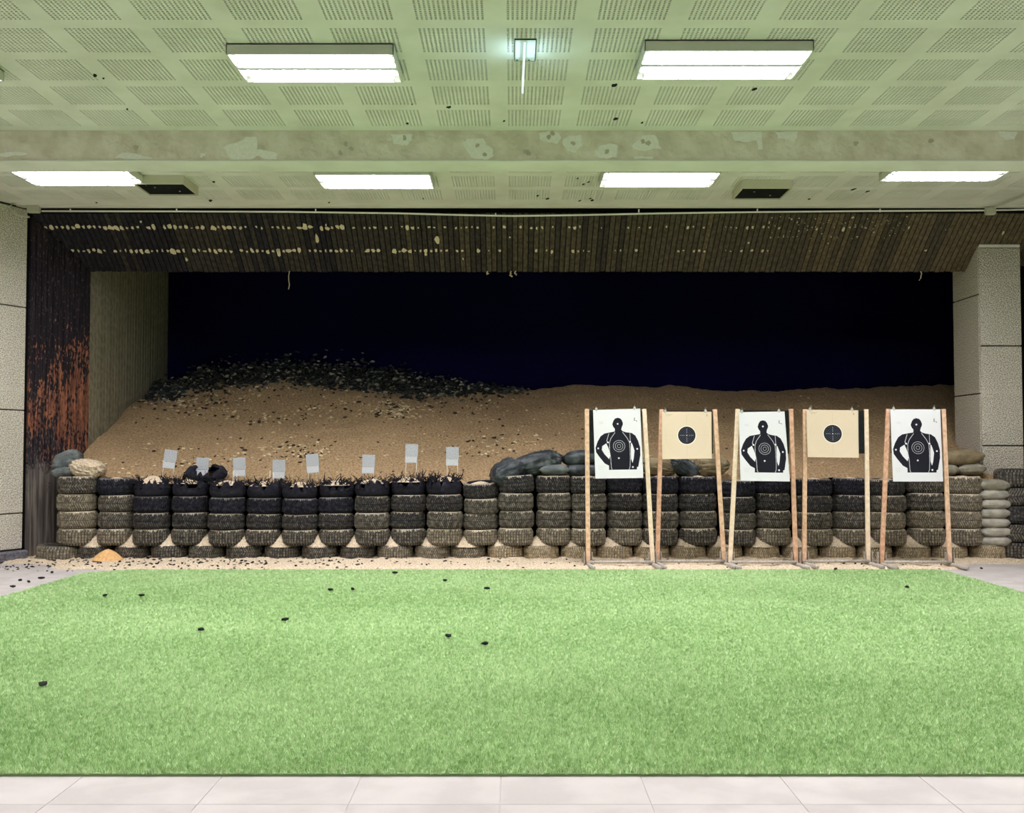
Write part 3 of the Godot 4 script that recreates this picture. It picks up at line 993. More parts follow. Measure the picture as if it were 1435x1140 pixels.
# state of each tyre, top to bottom: 0 charred, 1 dark, 2 grey, 3 dusty, 4 sandy
const COL_STATE := ["2333", "0223", "0012", "0012", "0012", "0012", "0012", "0012", "0122", "0112", "0123", "1223", "1223", "1223", "1223", "0123", "0122", "0122", "0122", "0123", "0123", "0123", "1233", "2233", "3333"]
const ORD := ["first", "second", "third", "fourth", "fifth", "sixth", "seventh", "eighth", "ninth", "tenth", "eleventh", "twelfth", "thirteenth", "fourteenth", "fifteenth", "sixteenth", "seventeenth", "eighteenth", "nineteenth", "twentieth", "twenty-first", "twenty-second", "twenty-third", "twenty-fourth", "twenty-fifth", "twenty-sixth"]
const LOOK := ["charred black", "dark grimy", "grey worn", "dusty", "sand-coated"]
const LEVEL := ["topmost", "second from the top", "third from the top", "lowest"]
const PROFILE := [[0.145, -0.068], [0.158, -0.094], [0.176, -0.104], [0.196, -0.101], [0.212, -0.089], [0.2225, -0.066], [0.2275, -0.03], [0.229, 0.0], [0.2275, 0.03], [0.2225, 0.066], [0.212, 0.089], [0.196, 0.101], [0.176, 0.104], [0.158, 0.094], [0.145, 0.068], [0.158, 0.060], [0.205, 0.055], [0.208, -0.055], [0.158, -0.060]]

func casing_mesh(seed_: int, torn: float) -> ArrayMesh:
	var st := tool(true)
	var n := 40
	var nz := FastNoiseLite.new()
	nz.seed = seed_
	nz.frequency = 1.0
	nz.fractal_octaves = 4
	var rings := []
	for p in PROFILE:
		var ring := []
		for k in n:
			var t := TAU * k / n
			var wob := nz.get_noise_2d(cos(t) * 1.2, sin(t) * 1.2) * 0.006
			var y: float = p[1]
			var r: float = p[0] + wob
			if torn > 0.0 and y > 0.0:
				var rag := nz.get_noise_2d(cos(t) * 4.0 + 9.0, sin(t) * 4.0)
				y -= maxf(0.0, rag + 0.2) * torn * y * 2.6
				r += clampf(rag, -1.0, 0.06) * torn * 0.09
			ring.append(Vector3(cos(t) * r, y + wob * 0.5, sin(t) * r))
		rings.append(ring)
	for i in rings.size():
		var j := (i + 1) % rings.size()
		for k in n:
			var l := (k + 1) % n
			quad(st, rings[i][k], rings[j][k], rings[j][l], rings[i][l])
	return done(st)

func tread_mesh(kind: int) -> ArrayMesh:
	var st := tool()
	var n: int = [46, 40, 52][kind]
	var rows: Array = [[-0.062, -0.025, 1.0], [-0.02, 0.02, -1.0], [0.025, 0.062, 1.0]] if kind == 0 else ([[-0.066, -0.036, 0.0], [-0.030, -0.002, 0.0], [0.004, 0.032, 0.0], [0.038, 0.066, 0.0]] if kind == 1 else [[-0.066, -0.004, 1.3], [0.004, 0.066, -1.3]])
	for row in rows:
		for k in n:
			var a := TAU * k / n
			var wd := TAU / n * 0.62
			var sk: float = row[2] * TAU / n * 0.8
			var pt := func(t: float, y: float, r: float) -> Vector3: return Vector3(cos(t) * r, y, sin(t) * r)
			var y0: float = row[0]
			var y1: float = row[1]
			var q := []
			for r in [0.2255, 0.2345]:
				q.append(pt.call(a, y0, r)); q.append(pt.call(a + wd, y0, r))
				q.append(pt.call(a + wd + sk, y1, r)); q.append(pt.call(a + sk, y1, r))
			quad(st, q[7], q[6], q[5], q[4])
			for e in [[0, 1], [1, 2], [2, 3], [3, 0]]:
				quad(st, q[e[0] + 4], q[e[1] + 4], q[e[1]], q[e[0]])
	# shoulder lugs
	for s in [-1, 1]:
		for k in n:
			var a := TAU * k / n
			var m := Vector3(cos(a), 0, sin(a))
			cbox(st, Transform3D(Basis(Vector3(-sin(a), 0, cos(a)), (Vector3.UP * s * 0.75 + m * -0.42).normalized(), (m * 0.75 + Vector3.UP * s * 0.42).normalized()), m * 0.2165 + Vector3.UP * s * 0.080), Vector3(0.014, 0.03, 0.012))
	return done(st)

# pale band around the upper shoulder, with a ragged lower edge
func pale_band_mesh(seed_: int) -> ArrayMesh:
	var st := tool(true)
	var nz := FastNoiseLite.new()
	nz.seed = seed_
	nz.frequency = 1.0
	nz.fractal_octaves = 4
	var n := 90
	var rows := []
	for k in n:
		var t := TAU * k / n
		var q := nz.get_noise_2d(cos(t) * 5.0, sin(t) * 5.0)
		var reach := clampf(0.6 + q * 1.4, 0.0, 1.0)
		var line := []
		for p in [[0.165, 0.0985], [0.196, 0.1015], [lerpf(0.197, 0.216, reach), lerpf(0.1015, 0.086, reach)], [lerpf(0.198, 0.225, reach), lerpf(0.101, 0.058, reach)]]:
			line.append(Vector3(cos(t) * (p[0] + 0.006), p[1] + 0.002, sin(t) * (p[0] + 0.006)))
		line[3] = line[3] - Vector3(cos(t), 0.6, sin(t)) * 0.009
		rows.append(line)
	for k in n:
		var l := (k + 1) % n
		for i in 3: quad(st, rows[k][i], rows[l][i], rows[l][i + 1], rows[k][i + 1])
	return done(st)

func shred_mesh(seed_: int, n: int, tall: float) -> ArrayMesh:
	var st := tool()
	var r := RandomNumberGenerator.new()
	r.seed = seed_
	for k in n:
		var t := r.randf() * TAU
		var p := Vector3(cos(t), 0, sin(t)) * r.randf_range(0.15, 0.225) + Vector3(0, 0.04 + r.randf() * 0.04, 0)
		var dir := (Vector3(cos(t), 0, sin(t)) * r.randf_range(-0.5, 0.9) + Vector3(r.randf_range(-0.8, 0.8), r.randf_range(0.35, 1.0), r.randf_range(-0.8, 0.8))).normalized()
		var len_ := tall * r.randf_range(0.35, 1.0)
		var bend := Vector3(r.randf_range(-1, 1), r.randf_range(-1.6, 0.2), r.randf_range(-1, 1)) * 0.5
		var w := r.randf_range(0.005, 0.02)
		var prev := p
		var sidev := dir.cross(Vector3(0.3, 0.2, 0.9)).normalized()
		for s in 3:
			var nx := prev + (dir + bend * s * 0.5).normalized() * len_ / 3.0
			bar(st, prev, nx, w * (1.0 - s * 0.28), 0.005, 0.0, sidev + Vector3(0.01, 0.02, 0.03))
			prev = nx
	return done(st)

func make_tyres() -> void:
	var casings := []
	var torn := []
	for k in 4: casings.append(casing_mesh(300 + k, 0.0))
	for k in 5: torn.append(casing_mesh(320 + k, 0.85))
	var pale_bands := []
	for k in 4: pale_bands.append(pale_band_mesh(340 + k))
	var treads := [tread_mesh(0), tread_mesh(1), tread_mesh(2)]
	for c in COL_X.size():
		var gap := 9.0
		if c > 0: gap = minf(gap, COL_X[c] - COL_X[c - 1])
		if c < COL_X.size() - 1: gap = minf(gap, COL_X[c + 1] - COL_X[c])
		var scale_xz := clampf(gap / 2.0 / 0.2345, 0.93, 1.06)
		var top: float = COL_TOP[c]
		var low := 0.182
		var pitch := (top - low) / 4.0
		var jag := 0.02 if c % 2 else -0.02
		for k in 4:
			var state := int(COL_STATE[c][k])
			var ragged := k == 0 and c >= 2 and c <= 10
			var o := base("tyre", V(COL_X[c] + rng.randf_range(-0.008, 0.008), top - pitch * (k + 0.5), 13.6 + jag + rng.randf_range(-0.01, 0.01)))
			o.rotation = Vector3(rng.randf_range(-0.015, 0.015), rng.randf() * TAU, rng.randf_range(-0.015, 0.015))
			o.scale = Vector3(scale_xz, pitch / 0.210, scale_xz)
			if c == 11 and k < 2: o.basis = Basis(Vector3(1, 0, 0.45).normalized(), 0.13 - 0.06 * k) * o.basis
			if c == 12 and k == 0: o.basis = Basis(Vector3(0, 0, 1), 0.06) * o.basis
			tag(o, "%s%s tyre, %s of the %s stack from the left" % [LOOK[state], " torn" if ragged else "", LEVEL[k], ORD[c]], "tyre", "tyres stacked in front of the berm")
			put("casing", torn[c % 5] if ragged else casings[(c + k) % 4], M.rubber[maxi(state - 1, 0)], o)  # casing a tone darker than the tread: groove shade put into its colour
			if not ragged:
				var tr := put("tread", treads[(c * 3 + k * 2 + (k / 2)) % 3], M.tread[state], o)
				tr.set_meta("kind", "stuff")
				put("pale_band", pale_bands[(c + k) % 4], M.pale_tone[state], o).set_meta("kind", "stuff")
			else:
				var sh := put("shreds", shred_mesh(400 + c, 70, 0.17), M.rubber[0], o)
				sh.set_meta("kind", "stuff")
	# bottom row, half buried, set between the stacks
	for c in BASE_X.size():
		var state := 2 if c < 8 else (3 if c < 11 else 4)
		var o := base("tyre", V(BASE_X[c], 0.085, 13.62 + rng.randf_range(-0.015, 0.015)))
		o.rotation.y = rng.randf() * TAU
		o.scale = Vector3(0.93, 0.95, 0.93)
		tag(o, "%s tyre half buried in the bottom row, %s from the left" % [LOOK[state], ORD[c + 1]], "tyre", "half-buried bottom row of tyres")
		put("casing", casings[c % 4], M.rubber[state - 1], o)  # darker casing again carries the shade of the tread grooves
		put("tread", treads[(c + 2) % 3], M.tread[state], o).set_meta("kind", "stuff")
	var f := base("tyre", V(-5.52, 0.09, 13.52))
	f.scale = Vector3(1.08, 0.98, 1.08)
	f.rotation = Vector3(0.03, 0.4, -0.05)
	tag(f, "grey worn tyre lying at the foot of the upright boards", "tyre", "half-buried bottom row of tyres")
	put("casing", casings[1], M.rubber[2], f)
	put("tread", treads[1], M.tread[3], f).set_meta("kind", "stuff")
	# flattened tyre thrown on top of the third and fourth stacks
	var t := base("tyre", V(-3.79, 1.065, 13.74))
	t.scale = Vector3(1.15, 0.62, 1.0)
	t.rotation = Vector3(0.25, 0.7, 0.08)
	tag(t, "flattened charred tyre lying on top of the fourth stack from the left", "tyre")
	put("casing", torn[1], M.rubber[0], t)
	# dark stack by the pillar
	for k in 5:
		var o := base("tyre", V(6.2, 0.115 + 0.2215 * k, 13.62))
		o.scale = Vector3(1.12, 1.05, 1.12)
		o.rotation.y = k * 1.1
		tag(o, "dark tyre %s in the tall stack before the stone pillar" % ["at the bottom", "second from the bottom", "in the middle", "second from the top", "on top"][k], "tyre", "dark tyres stacked before the pillar")
		put("casing", casings[k % 4], M.rubber[1], o)
		put("tread", treads[1 + k % 2], M.tread[2 if k != 2 else 1], o).set_meta("kind", "stuff")

# ------------------------------------------------------------------ sandbags
func pillow(size: Vector3, seed_: int, crumple: float) -> ArrayMesh:
	var st := tool(true)
	var nz := FastNoiseLite.new()
	nz.seed = seed_
	nz.frequency = 1.3
	nz.fractal_octaves = 3
	var nu := 30 if crumple < 0.1 else 56
	var nv := 16 if crumple < 0.1 else 28
	var rings := []
	for j in nv + 1:
		var ph := -PI / 2 + PI * j / nv
		var ring := []
		for i in nu:
			var th := TAU * i / nu
			var cx := signf(cos(th)) * pow(absf(cos(th)), 0.42)
			var cz := signf(sin(th)) * pow(absf(sin(th)), 0.42)
			var p := Vector3(cx * pow(cos(ph), 0.6), signf(sin(ph)) * pow(absf(sin(ph)), 0.85), cz * pow(cos(ph), 0.6))
			var edge := maxf(absf(p.x), absf(p.z))
			p.y *= 1.0 - 0.62 * pow(minf(absf(p.x), 1.0), 5.0)
			var k := nz.get_noise_3d(p.x * 1.6 + seed_, p.y * 1.2, p.z * 1.6)
			var fold := nz.get_noise_3d(p.x * 5.0, p.y * 2.0 + seed_, p.z * 3.0)
			var crease := 1.0 - 2.0 * absf(nz.get_noise_3d(p.x * 2.6 + 7.0, p.y * 3.2, p.z * 1.6 + seed_)) * 1.4
			p *= 1.0 + k * 0.06 + fold * crumple * 0.5 + crease * crumple * 0.95
			ring.append(p * size * 0.5)
		rings.append(ring)
	for j in nv:
		for i in nu:
			var l := (i + 1) % nu
			if j == 0: tri(st, rings[0][0], rings[1][i], rings[1][l])
			elif j == nv - 1: tri(st, rings[j][i], rings[nv][0], rings[j][l])
			else: quad(st, rings[j][i], rings[j + 1][i], rings[j + 1][l], rings[j][l])
	return done(st)

func bag(at: Vector3, size: Vector3, euler: Vector3, mat: Material, crumple: float, label: String, group: String) -> void:
	var o := base("sandbag", at)
	o.rotation = euler
	tag(o, label, "sandbag", group)
	put("sack", pillow(size, int(at.x * 37.0 + at.y * 91.0) + 500, crumple), mat, o)
	for s in [-1, 1]:
		put("seam", box_mesh(Vector3(0.035, 0.012, size.z * 0.72), 0.004), mat, o, Vector3(s * size.x * 0.475, 0.0, 0))

func make_sandbags() -> void:
	for k in 7:
		var y := 0.235 + 0.113 * k
		bag(V(5.865 + 0.012 * sin(k * 2.1), y, 13.58), Vector3(0.40, 0.135, 0.34), Vector3(0, 0.05 * sin(k * 1.7), 0.03 * sin(k * 3.1)), M.bag[2 if k < 6 else 1], 0.05,
			"small pale sandbag %s of the column beside the dark tyre stack" % ["at the bottom", "second from the bottom", "third from the bottom", "in the middle", "third from the top", "second from the top", "on top"][k], "column of pale sandbags")
	bag(V(5.6, 1.25, 13.95), Vector3(0.62, 0.20, 0.34), Vector3(0, 0, 0.03), M.bag[3], 0.06, "long dusty sandbag lying on another before the stone pillar", "sandbags before the pillar")
	bag(V(5.42, 1.10, 13.93), Vector3(0.34, 0.15, 0.30), Vector3(0, 0, -0.05), M.bag[1], 0.06, "short sandbag under the long one, behind the rightmost target stand", "sandbags before the pillar")
	bag(V(5.74, 1.10, 13.93), Vector3(0.36, 0.14, 0.30), Vector3(0, 0, 0.05), M.bag[1], 0.06, "short sandbag under the long one, next to the stone pillar", "sandbags before the pillar")
	bag(V(-5.5, 1.20, 13.72), Vector3(0.34, 0.24, 0.30), Vector3(0, 0.1, 0.5), M.bag[0], 0.1, "slumped grey sandbag atop the first tyre stack by the upright boards", "sandbags on the first tyre stack")
	bag(V(-5.5, 1.07, 13.66), Vector3(0.30, 0.13, 0.28), Vector3(0, 0, 0.1), M.bag[0], 0.06, "flat grey sandbag under the slumped one on the first stack", "sandbags on the first tyre stack")
	bag(V(-5.22, 1.11, 13.64), Vector3(0.36, 0.2, 0.26), Vector3(0, 0, -0.16), M.pale_sand, 0.2, "torn pale sandbag spilling on the first tyre stack", "sandbags on the first tyre stack")
	bag(V(-0.06, 1.06, 13.62), Vector3(0.40, 0.30, 0.36), Vector3(0, 0.2, 0.55), M.plastic, 0.12, "drooping black plastic sandbag at the left end of the dark heap", "torn black plastic sandbags")
	bag(V(0.30, 1.17, 13.72), Vector3(0.62, 0.26, 0.36), Vector3(0, -0.1, 0.26), M.plastic, 0.13, "crumpled shiny black plastic sandbag in the middle of the dark heap", "torn black plastic sandbags")
	bag(V(0.52, 1.10, 13.62), Vector3(0.36, 0.13, 0.28), Vector3(0, 0, 0.0), M.bag[0], 0.06, "flat dark sandbag under the crumpled plastic one", "torn black plastic sandbags")
	bag(V(0.88, 1.24, 13.74), Vector3(0.52, 0.20, 0.34), Vector3(0, 0, 0.08), M.plastic, 0.07, "smooth dark sandbag on top, left of the first target stand", "torn black plastic sandbags")
	bag(V(0.9, 1.10, 13.72), Vector3(0.50, 0.16, 0.32), Vector3(0, 0, 0.0), M.plastic, 0.06, "smooth dark sandbag underneath, left of the first target stand", "torn black plastic sandbags")
	bag(V(1.42, 1.15, 13.78), Vector3(0.5, 0.22, 0.3), Vector3(0, 0.1, 0.0), M.bag[0], 0.12, "grey sandbag behind the first silhouette target", "bags behind the target stands")
	bag(V(1.82, 1.14, 13.76), Vector3(0.46, 0.2, 0.3), Vector3(0, 0, -0.1), M.bag[3], 0.16, "crumpled brown sandbag behind the first bullseye target, nearer the first stand", "bags behind the target stands")
	bag(V(2.12, 1.12, 13.68), Vector3(0.36, 0.2, 0.26), Vector3(0, 0.3, -0.5), M.plastic, 0.16, "torn silver grey plastic bag below the first bullseye target", "bags behind the target stands")
	bag(V(2.46, 1.14, 13.76), Vector3(0.42, 0.22, 0.3), Vector3(0, 0, 0.1), M.bag[3], 0.17, "torn brown sandbag below the first bullseye target, nearer the third stand", "bags behind the target stands")

# ------------------------------------------------------------------ target stands
func make_targets() -> void:
	# tops and feet of the two posts, and the four corners of the sheet
	var fr := [
		[0.864, 0.875, 1.525, 1.615, [0.933, 1.802, 1.476, 1.818, 1.506, 1.022, 0.956, 1.014], 0],
		[1.739, 1.681, 2.359, 2.454, [1.739, 1.786, 2.315, 1.786, 2.311, 1.243, 1.736, 1.235], 1],
		[2.607, 2.503, 3.219, 3.259, [2.611, 1.777, 3.137, 1.786, 3.187, 0.981, 2.621, 0.989], 0],
		[3.409, 3.382, 4.119, 4.122, [3.417, 1.810, 4.018, 1.802, 4.011, 1.252, 3.420, 1.260], 1],
		[4.342, 4.245, 4.979, 5.026, [4.355, 1.810, 4.931, 1.810, 4.943, 0.981, 4.369, 0.981], 0]]
	var print0 := plain(Color.WHITE, 0.8)
	print0.albedo_texture = silhouette_print()
	var print1 := plain(Color.WHITE, 0.8)
	print1.albedo_texture = bullseye_print()
	for k in 5:
		var f: Array = fr[k]
		var d := 12.86 if k % 2 else 12.76
		var mid: float = (f[1] + f[3]) / 2
		var o := base("target_stand", V(mid, 0, d))
		var what: String = "silhouette" if f[5] == 0 else "bullseye"
		tag(o, "wooden target stand holding a %s sheet, %s from the left" % [what, ORD[k]], "target stand", "target stands in front of the tyre wall")
		for s in 2:
			var st := tool()
			bar(st, V(f[1 + 2 * s] - mid, 0.05, 0), V(f[0 + 2 * s] - mid, 1.815, 0), 0.05, 0.032, 0.004)
			put("post", done(st), M.wood[(k + s * 2) % 3], o)
			var sk := tool()
			var bx: float = f[1 + 2 * s] - mid
			cbox(sk, Transform3D(Basis(), Vector3(bx - 0.043, 0.1, 0)), Vector3(0.008, 0.14, 0.06), 0.002)
			cbox(sk, Transform3D(Basis(), Vector3(bx + 0.043, 0.1, 0)), Vector3(0.008, 0.14, 0.06), 0.002)
			cbox(sk, Transform3D(Basis(), Vector3(bx, 0.08, -0.026)), Vector3(0.09, 0.1, 0.006), 0.002)
			put("socket", done(sk), M.steel, o)
			var ft := tool(true)
			tube(ft, [Vector3(bx - 0.03, 0.03, -0.42), Vector3(bx + 0.03, 0.03, 0.42)], 0.024, 10)
			put("foot", done(ft), M.steel, o)
		var rl := tool(true)
		tube(rl, [Vector3(f[1] - mid, 0.062, 0.06), Vector3(f[3] - mid, 0.062, 0.06)], 0.018, 8)
		put("base_rail", done(rl), M.steel, o)
		var bb := tool()
		bar(bb, V((f[0] + f[2]) / 2 - mid, 1.30, 0), V((f[0] + f[2]) / 2 - mid, 1.80, 0), f[2] - f[0] - 0.052, 0.016, 0.002)
		put("backer_board", done(bb), M.backer, o)
		# the sheet hangs in front of the stand
		var q: Array = f[4]
		var cx: float = (q[0] + q[2] + q[4] + q[6]) / 4
		var p := base("paper_target", V(cx, q[7], d - 0.035))
		var say: String = ["black silhouette target sheet on white paper, leftmost of three", "cream bullseye target sheet, first of the two from the left", "black silhouette target sheet on white paper, middle of three", "cream bullseye target sheet, second of the two from the left", "black silhouette target sheet on white paper, rightmost of three"][k]
		tag(p, say, "paper target", "paper targets on the stands")
		put("sheet", sheet_mesh(q, cx, q[7], 0.012 + 0.004 * (k % 3)), print0 if f[5] == 0 else print1, p)
		for s in 2:
			var u := 0.07 if s == 0 else 0.88
			var cp := base("clip", V(lerpf(q[0], q[2], u), lerpf(q[1], q[3], u) + 0.005, d - 0.025))
			tag(cp, "small metal clip at the %s top corner of target sheet %s" % ["left" if s == 0 else "right", ORD[k]], "clip", "clips on the target sheets")
			put("jaw", box_mesh(Vector3(0.028, 0.035, 0.03), 0.006), M.clip, cp)
			var ct := tool(true)
			tube(ct, [Vector3(-0.008, 0.015, 0), Vector3(0, 0.045, 0), Vector3(0.008, 0.015, 0)], 0.003, 6)
			put("lever", done(ct), M.clip, cp)

func sheet_mesh(q: Array, cx: float, cy: float, bulge: float) -> ArrayMesh:
	var st := tool(true)
	var n := 8
	var at := func(u: float, v: float, side: float) -> Vector3:
		var a := Vector2(q[0], q[1]).lerp(Vector2(q[2], q[3]), u)
		var b := Vector2(q[6], q[7]).lerp(Vector2(q[4], q[5]), u)
		var p := a.lerp(b, v)
		return Vector3(p.x - cx, p.y - cy, bulge * sin(PI * u) * v + 0.02 * v * v + side)
	for s in 2:
		for i in n:
			for j in n:
				var pts := [[i, j], [i, j + 1], [i + 1, j + 1], [i + 1, j]]
				for k in [0, 1, 2, 0, 2, 3]:
					var e: Array = pts[k if s == 1 else [0, 3, 2, 1][k]]
					st.set_uv(Vector2(float(e[0]) / n, float(e[1]) / n) if s == 0 else Vector2(0.01, 0.01))
					st.add_vertex(at.call(float(e[0]) / n, float(e[1]) / n, 0.0 if s == 0 else -0.002))
	return done(st)

func stamp(im: Image, a: Vector2, b: Vector2, r: float, c: Color) -> void:
	var sz := Vector2(im.get_width(), im.get_height())
	var p := a * sz
	var q := b * sz
	var n := int(p.distance_to(q)) + 1
	for i in n + 1:
		var m := p.lerp(q, float(i) / n)
		for y in range(int(m.y - r), int(m.y + r) + 1):
			for x in range(int(m.x - r), int(m.x + r) + 1):
				if x >= 0 and y >= 0 and x < im.get_width() and y < im.get_height() and Vector2(x, y).distance_to(m) <= r: im.set_pixel(x, y, c)

func ring(im: Image, c: Vector2, r: float, w: float, col: Color) -> void:
	for k in 220:
		var t := TAU * k / 220.0
		var u := TAU * (k + 1) / 220.0
		var asp := float(im.get_width()) / im.get_height()
		stamp(im, c + Vector2(cos(t), sin(t) * asp) * r, c + Vector2(cos(u), sin(u) * asp) * r, w, col)

func silhouette_print() -> ImageTexture:
	var w := 400
	var h := 590
	var im := Image.create(w, h, false, Image.FORMAT_RGB8)
	var white := C(234, 235, 241)
	var ink := C(20, 21, 33)
	im.fill(white)
	var body := PackedVector2Array([V2(0.514,0.123), V2(0.458,0.134), V2(0.425,0.162), V2(0.404,0.198), V2(0.396,0.220), V2(0.415,0.255), V2(0.446,0.282), V2(0.441,0.321), V2(0.348,0.332), V2(0.220,0.348), V2(0.139,0.387), V2(0.073,0.464), V2(0.027,0.552), V2(0.036,0.618), V2(0.098,0.684), V2(0.206,0.782), V2(0.293,0.815), V2(0.291,0.876), V2(0.873,0.876), V2(0.877,0.843), V2(0.906,0.837), V2(0.959,0.673), V2(0.963,0.563), V2(0.926,0.464), V2(0.873,0.387), V2(0.794,0.348), V2(0.683,0.337), V2(0.612,0.321), V2(0.581,0.299), V2(0.590,0.266), V2(0.620,0.222), V2(0.620,0.198), V2(0.601,0.162), V2(0.570,0.134)])
	var holes := [PackedVector2Array([V2(0.255,0.491), V2(0.167,0.530), V2(0.157,0.585), V2(0.211,0.651), V2(0.304,0.722), V2(0.325,0.673), V2(0.316,0.607), V2(0.286,0.541)]), PackedVector2Array([V2(0.774,0.486), V2(0.763,0.585), V2(0.759,0.716), V2(0.788,0.782), V2(0.814,0.727), V2(0.842,0.607), V2(0.820,0.552), V2(0.797,0.502)])]
	for y in range(int(0.11 * h), int(0.89 * h)):
		for x in w:
			var p := Vector2((x + 0.5) / w, (y + 0.5) / h)
			if Geometry2D.is_point_in_polygon(p, body) and not Geometry2D.is_point_in_polygon(p, holes[0]) and not Geometry2D.is_point_in_polygon(p, holes[1]): im.set_pixel(x, y, ink)
	var line := C(206, 208, 214)
	for l in [[V2(0.444,0.337), V2(0.353,0.420), V2(0.319,0.486), V2(0.316,0.607), V2(0.334,0.695), V2(0.340,0.848), V2(0.363,0.881)], [V2(0.603,0.332), V2(0.696,0.420), V2(0.742,0.486), V2(0.747,0.585), V2(0.742,0.738), V2(0.731,0.837), V2(0.706,0.876)], [V2(0.316,0.348), V2(0.265,0.453), V2(0.288,0.477)], [V2(0.759,0.348), V2(0.759,0.464)]]:
		for k in l.size() - 1: stamp(im, l[k], l[k + 1], 2.2, line)
	for r in [0.122, 0.08]: ring(im, V2(0.52, 0.533), r, 1.6, line)
	ring(im, V2(0.52, 0.533), 0.036, 1.3, line)
	for p in [V2(0.508,0.211), V2(0.081,0.560), V2(0.899,0.579), V2(0.504,0.708), V2(0.790,0.840), V2(0.288,0.477), V2(0.755,0.475)]:
		stamp(im, p, p, 7.5, C(236, 238, 242))
	# faint print: a pale mark, two lines of small text and a dark stamp
	for k in 5: stamp(im, V2(0.12 + 0.018 * k, 0.17 + 0.006 * (k % 2)), V2(0.128 + 0.018 * k, 0.205), 1.2, C(206, 210, 216))
	for k in 3: stamp(im, V2(0.07, 0.82 + 0.022 * k), V2(0.2 - 0.02 * k, 0.82 + 0.022 * k), 1.2, C(205, 208, 214))
	stamp(im, V2(0.87, 0.13), V2(0.862, 0.165), 3.0, C(110, 112, 118))
	stamp(im, V2(0.862, 0.165), V2(0.885, 0.17), 2.0, C(120, 122, 128))
	stamp(im, V2(0.905, 0.17), V2(0.915, 0.18), 3.0, C(120, 122, 128))
	return ImageTexture.create_from_image(im)

func bullseye_print() -> ImageTexture:
	var w := 420
	var h := 398
	var im := Image.create(w, h, false, Image.FORMAT_RGB8)
	im.fill(C(226, 209, 184))
	var c := V2(0.497, 0.5)
	var faint := C(206, 189, 164)
	for r in [0.215, 0.252, 0.289, 0.326, 0.363, 0.40, 0.437]: ring(im, c, r, 0.8, faint)
	stamp(im, V2(0.497, 0.06), V2(0.497, 0.94), 0.9, faint)
	stamp(im, V2(0.06, 0.5), V2(0.94, 0.5), 0.9, faint)
	ring(im, c, 0.184, 4.0, C(236, 228, 212))
	var ink := C(26, 28, 38)
	var rad := 0.175 * w
	for y in h:
		for x in w:
			if Vector2(x - c.x * w, y - c.y * h).length() < rad: im.set_pixel(x, y, ink)
	for r in [0.14, 0.105, 0.07, 0.038]: ring(im, c, r, 0.8, C(104, 108, 120))
	for s in [V2(1, 0), V2(-1, 0), V2(0, 1), V2(0, -1)]:
		for r in [0.055, 0.088, 0.122]:
			var p: Vector2 = c + Vector2(s.x * r, s.y * r * w / h)
			stamp(im, p, p, 3.6, C(146, 150, 160))
	stamp(im, c, c, 5.0, C(220, 222, 226))
	stamp(im, V2(0.07, 0.055), V2(0.2, 0.06), 1.2, C(170, 156, 130))
	stamp(im, V2(0.09, 0.08), V2(0.17, 0.083), 1.2, C(180, 166, 140))
	stamp(im, V2(0.905, 0.06), V2(0.91, 0.09), 3.0, C(150, 140, 110))
	return ImageTexture.create_from_image(im)

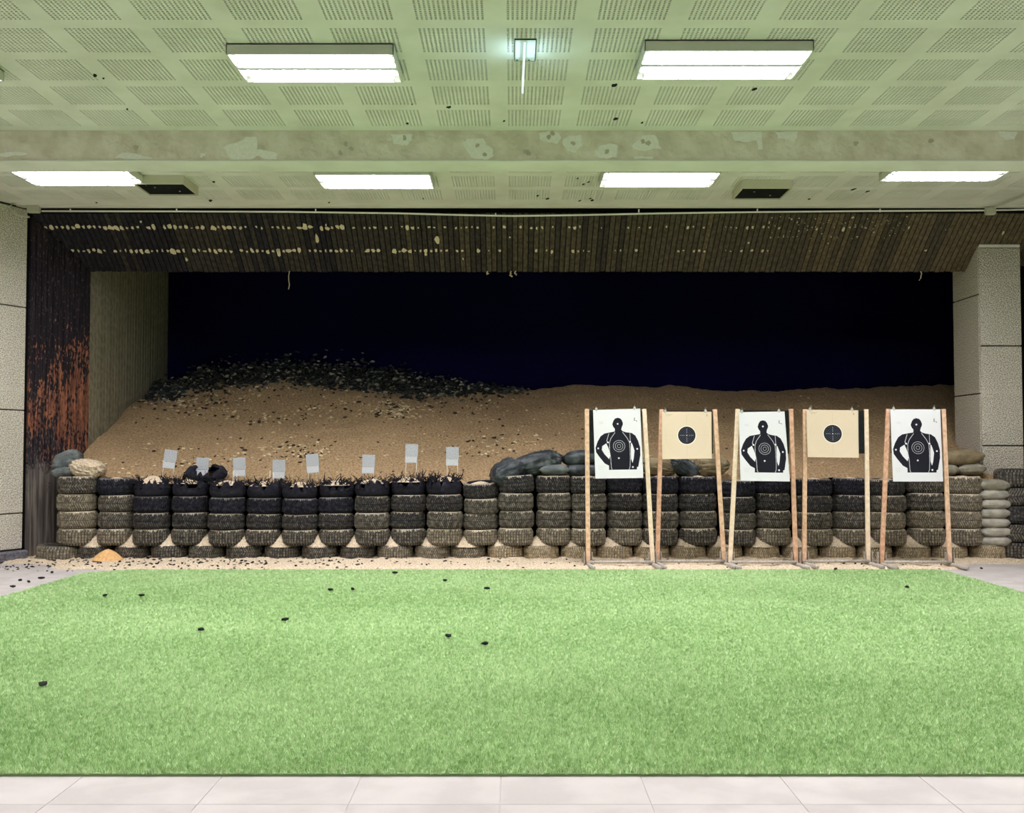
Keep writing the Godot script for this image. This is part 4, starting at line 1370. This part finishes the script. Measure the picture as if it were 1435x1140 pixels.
# ------------------------------------------------------------------ little wire-legged plates
func make_plates() -> void:
	var at := [[-4.253, 1.112, 0.13, 13.72], [-3.854, 1.015, 0.02, 13.78], [-3.368, 1.015, -0.03, 13.7], [-2.883, 0.989, 0.0, 13.7], [-2.459, 1.059, -0.09, 13.72], [-1.779, 1.050, 0.01, 13.72], [-1.25, 1.182, 0.03, 13.74], [-0.738, 1.147, 0.0, 13.72]]
	for k in 8:
		var a: Array = at[k]
		var o := base("plate_target", V(a[0], a[1], a[3]))
		o.rotation.z = -a[2]
		tag(o, "small speckled grey plate on two wire legs, %s from the left" % ORD[k], "plate target", "small plate targets standing in the tyre stacks")
		put("upper_plate", box_mesh(Vector3(0.158, 0.15, 0.006), 0.002), M.plate_a, o, Vector3(0, 0.157, 0))
		put("lower_plate", box_mesh(Vector3(0.150, 0.078, 0.006), 0.002), M.plate_b, o, Vector3(-0.003, 0.04, 0.006))
		for s in [-1, 1]:
			var st := tool(true)
			var foot: float = 0.93 - a[1]
			tube(st, [Vector3(s * 0.066, foot, -0.004), Vector3(s * 0.064, 0.2, -0.008)], 0.006, 6)
			put("wire_leg", done(st), M.wire, o)
	for k in 2:
		var o := base("wire_stake", V([-3.42, -2.97][k], 0.93, 13.58))
		tag(o, "pair of bare wire stakes in front of the %s small plate" % ["third", "fourth"][k], "wire stake", "bare wire stakes")
		for s in 2:
			var st := tool(true)
			tube(st, [Vector3(s * 0.045, 0, 0), Vector3(s * 0.045 + 0.004, 0.16 - s * 0.03, 0)], 0.005, 6)
			put("wire", done(st), M.wire, o)

# ------------------------------------------------------------------ loose bits on the turf and floor
func make_small_things() -> void:
	var bits := [
		[-2.624, 6.242, "near the lower left corner of the turf"], [-2.265, 8.118, "left of centre in the middle of the turf"], [-1.748, 8.589, "beyond it, left of centre of the turf"],
		[-0.45, 7.842, "at the centre of the turf"], [-0.181, 7.529, "small splinter just right of the turf's centre"], [-1.698, 10.4, "in the far turf below the seventh small plate"],
		[-1.499, 10.452, "in the far turf, right one of a close pair"], [-3.331, 9.998, "in the far left turf, right of two"], [-3.658, 9.998, "in the far left turf, left of two"],
		[-0.239, 10.506, "in the far turf below the dark sandbags"], [-0.668, 11.127, "flat one in the far centre turf"], [-1.241, 11.827, "at the far turf edge left of centre"],
		[3.769, 10.613, "in the far right turf below the bullseye stand"], [3.55, 12.2, "at the far turf edge before the fourth stand"]]
	for b in bits:
		var o := put("rubber_bit", lump(0.03, 0.35), M.rubber_bit, self, V(b[0], 0.04, b[1]))
		o.scale = Vector3(1.15, 0.8, 0.75)
		o.rotation.y = b[0] * 3.0
		tag(o, "black rubber scrap lying " + b[2], "rubber scrap", "rubber scraps on the turf")
	var floor_bits := [[-4.871, 10.855, "nearest the camera"], [-4.895, 11.259, "second from the camera"], [-5.035, 11.38, "nearest the pebble-dash wall"], [-4.896, 11.567, "fourth from the camera"], [-5.004, 12.096, "farthest, near the sand"]]
	for b in floor_bits:
		var o := put("rubber_bit", lump(0.028, 0.35), M.rubber_bit, self, V(b[0], 0.014, b[1]))
		o.scale = Vector3(1.2, 0.8, 0.8)
		o.rotation.y = b[1] * 3.0
		tag(o, "black rubber scrap on the pale floor beside the turf, " + b[2], "rubber scrap", "rubber scraps on the floor")
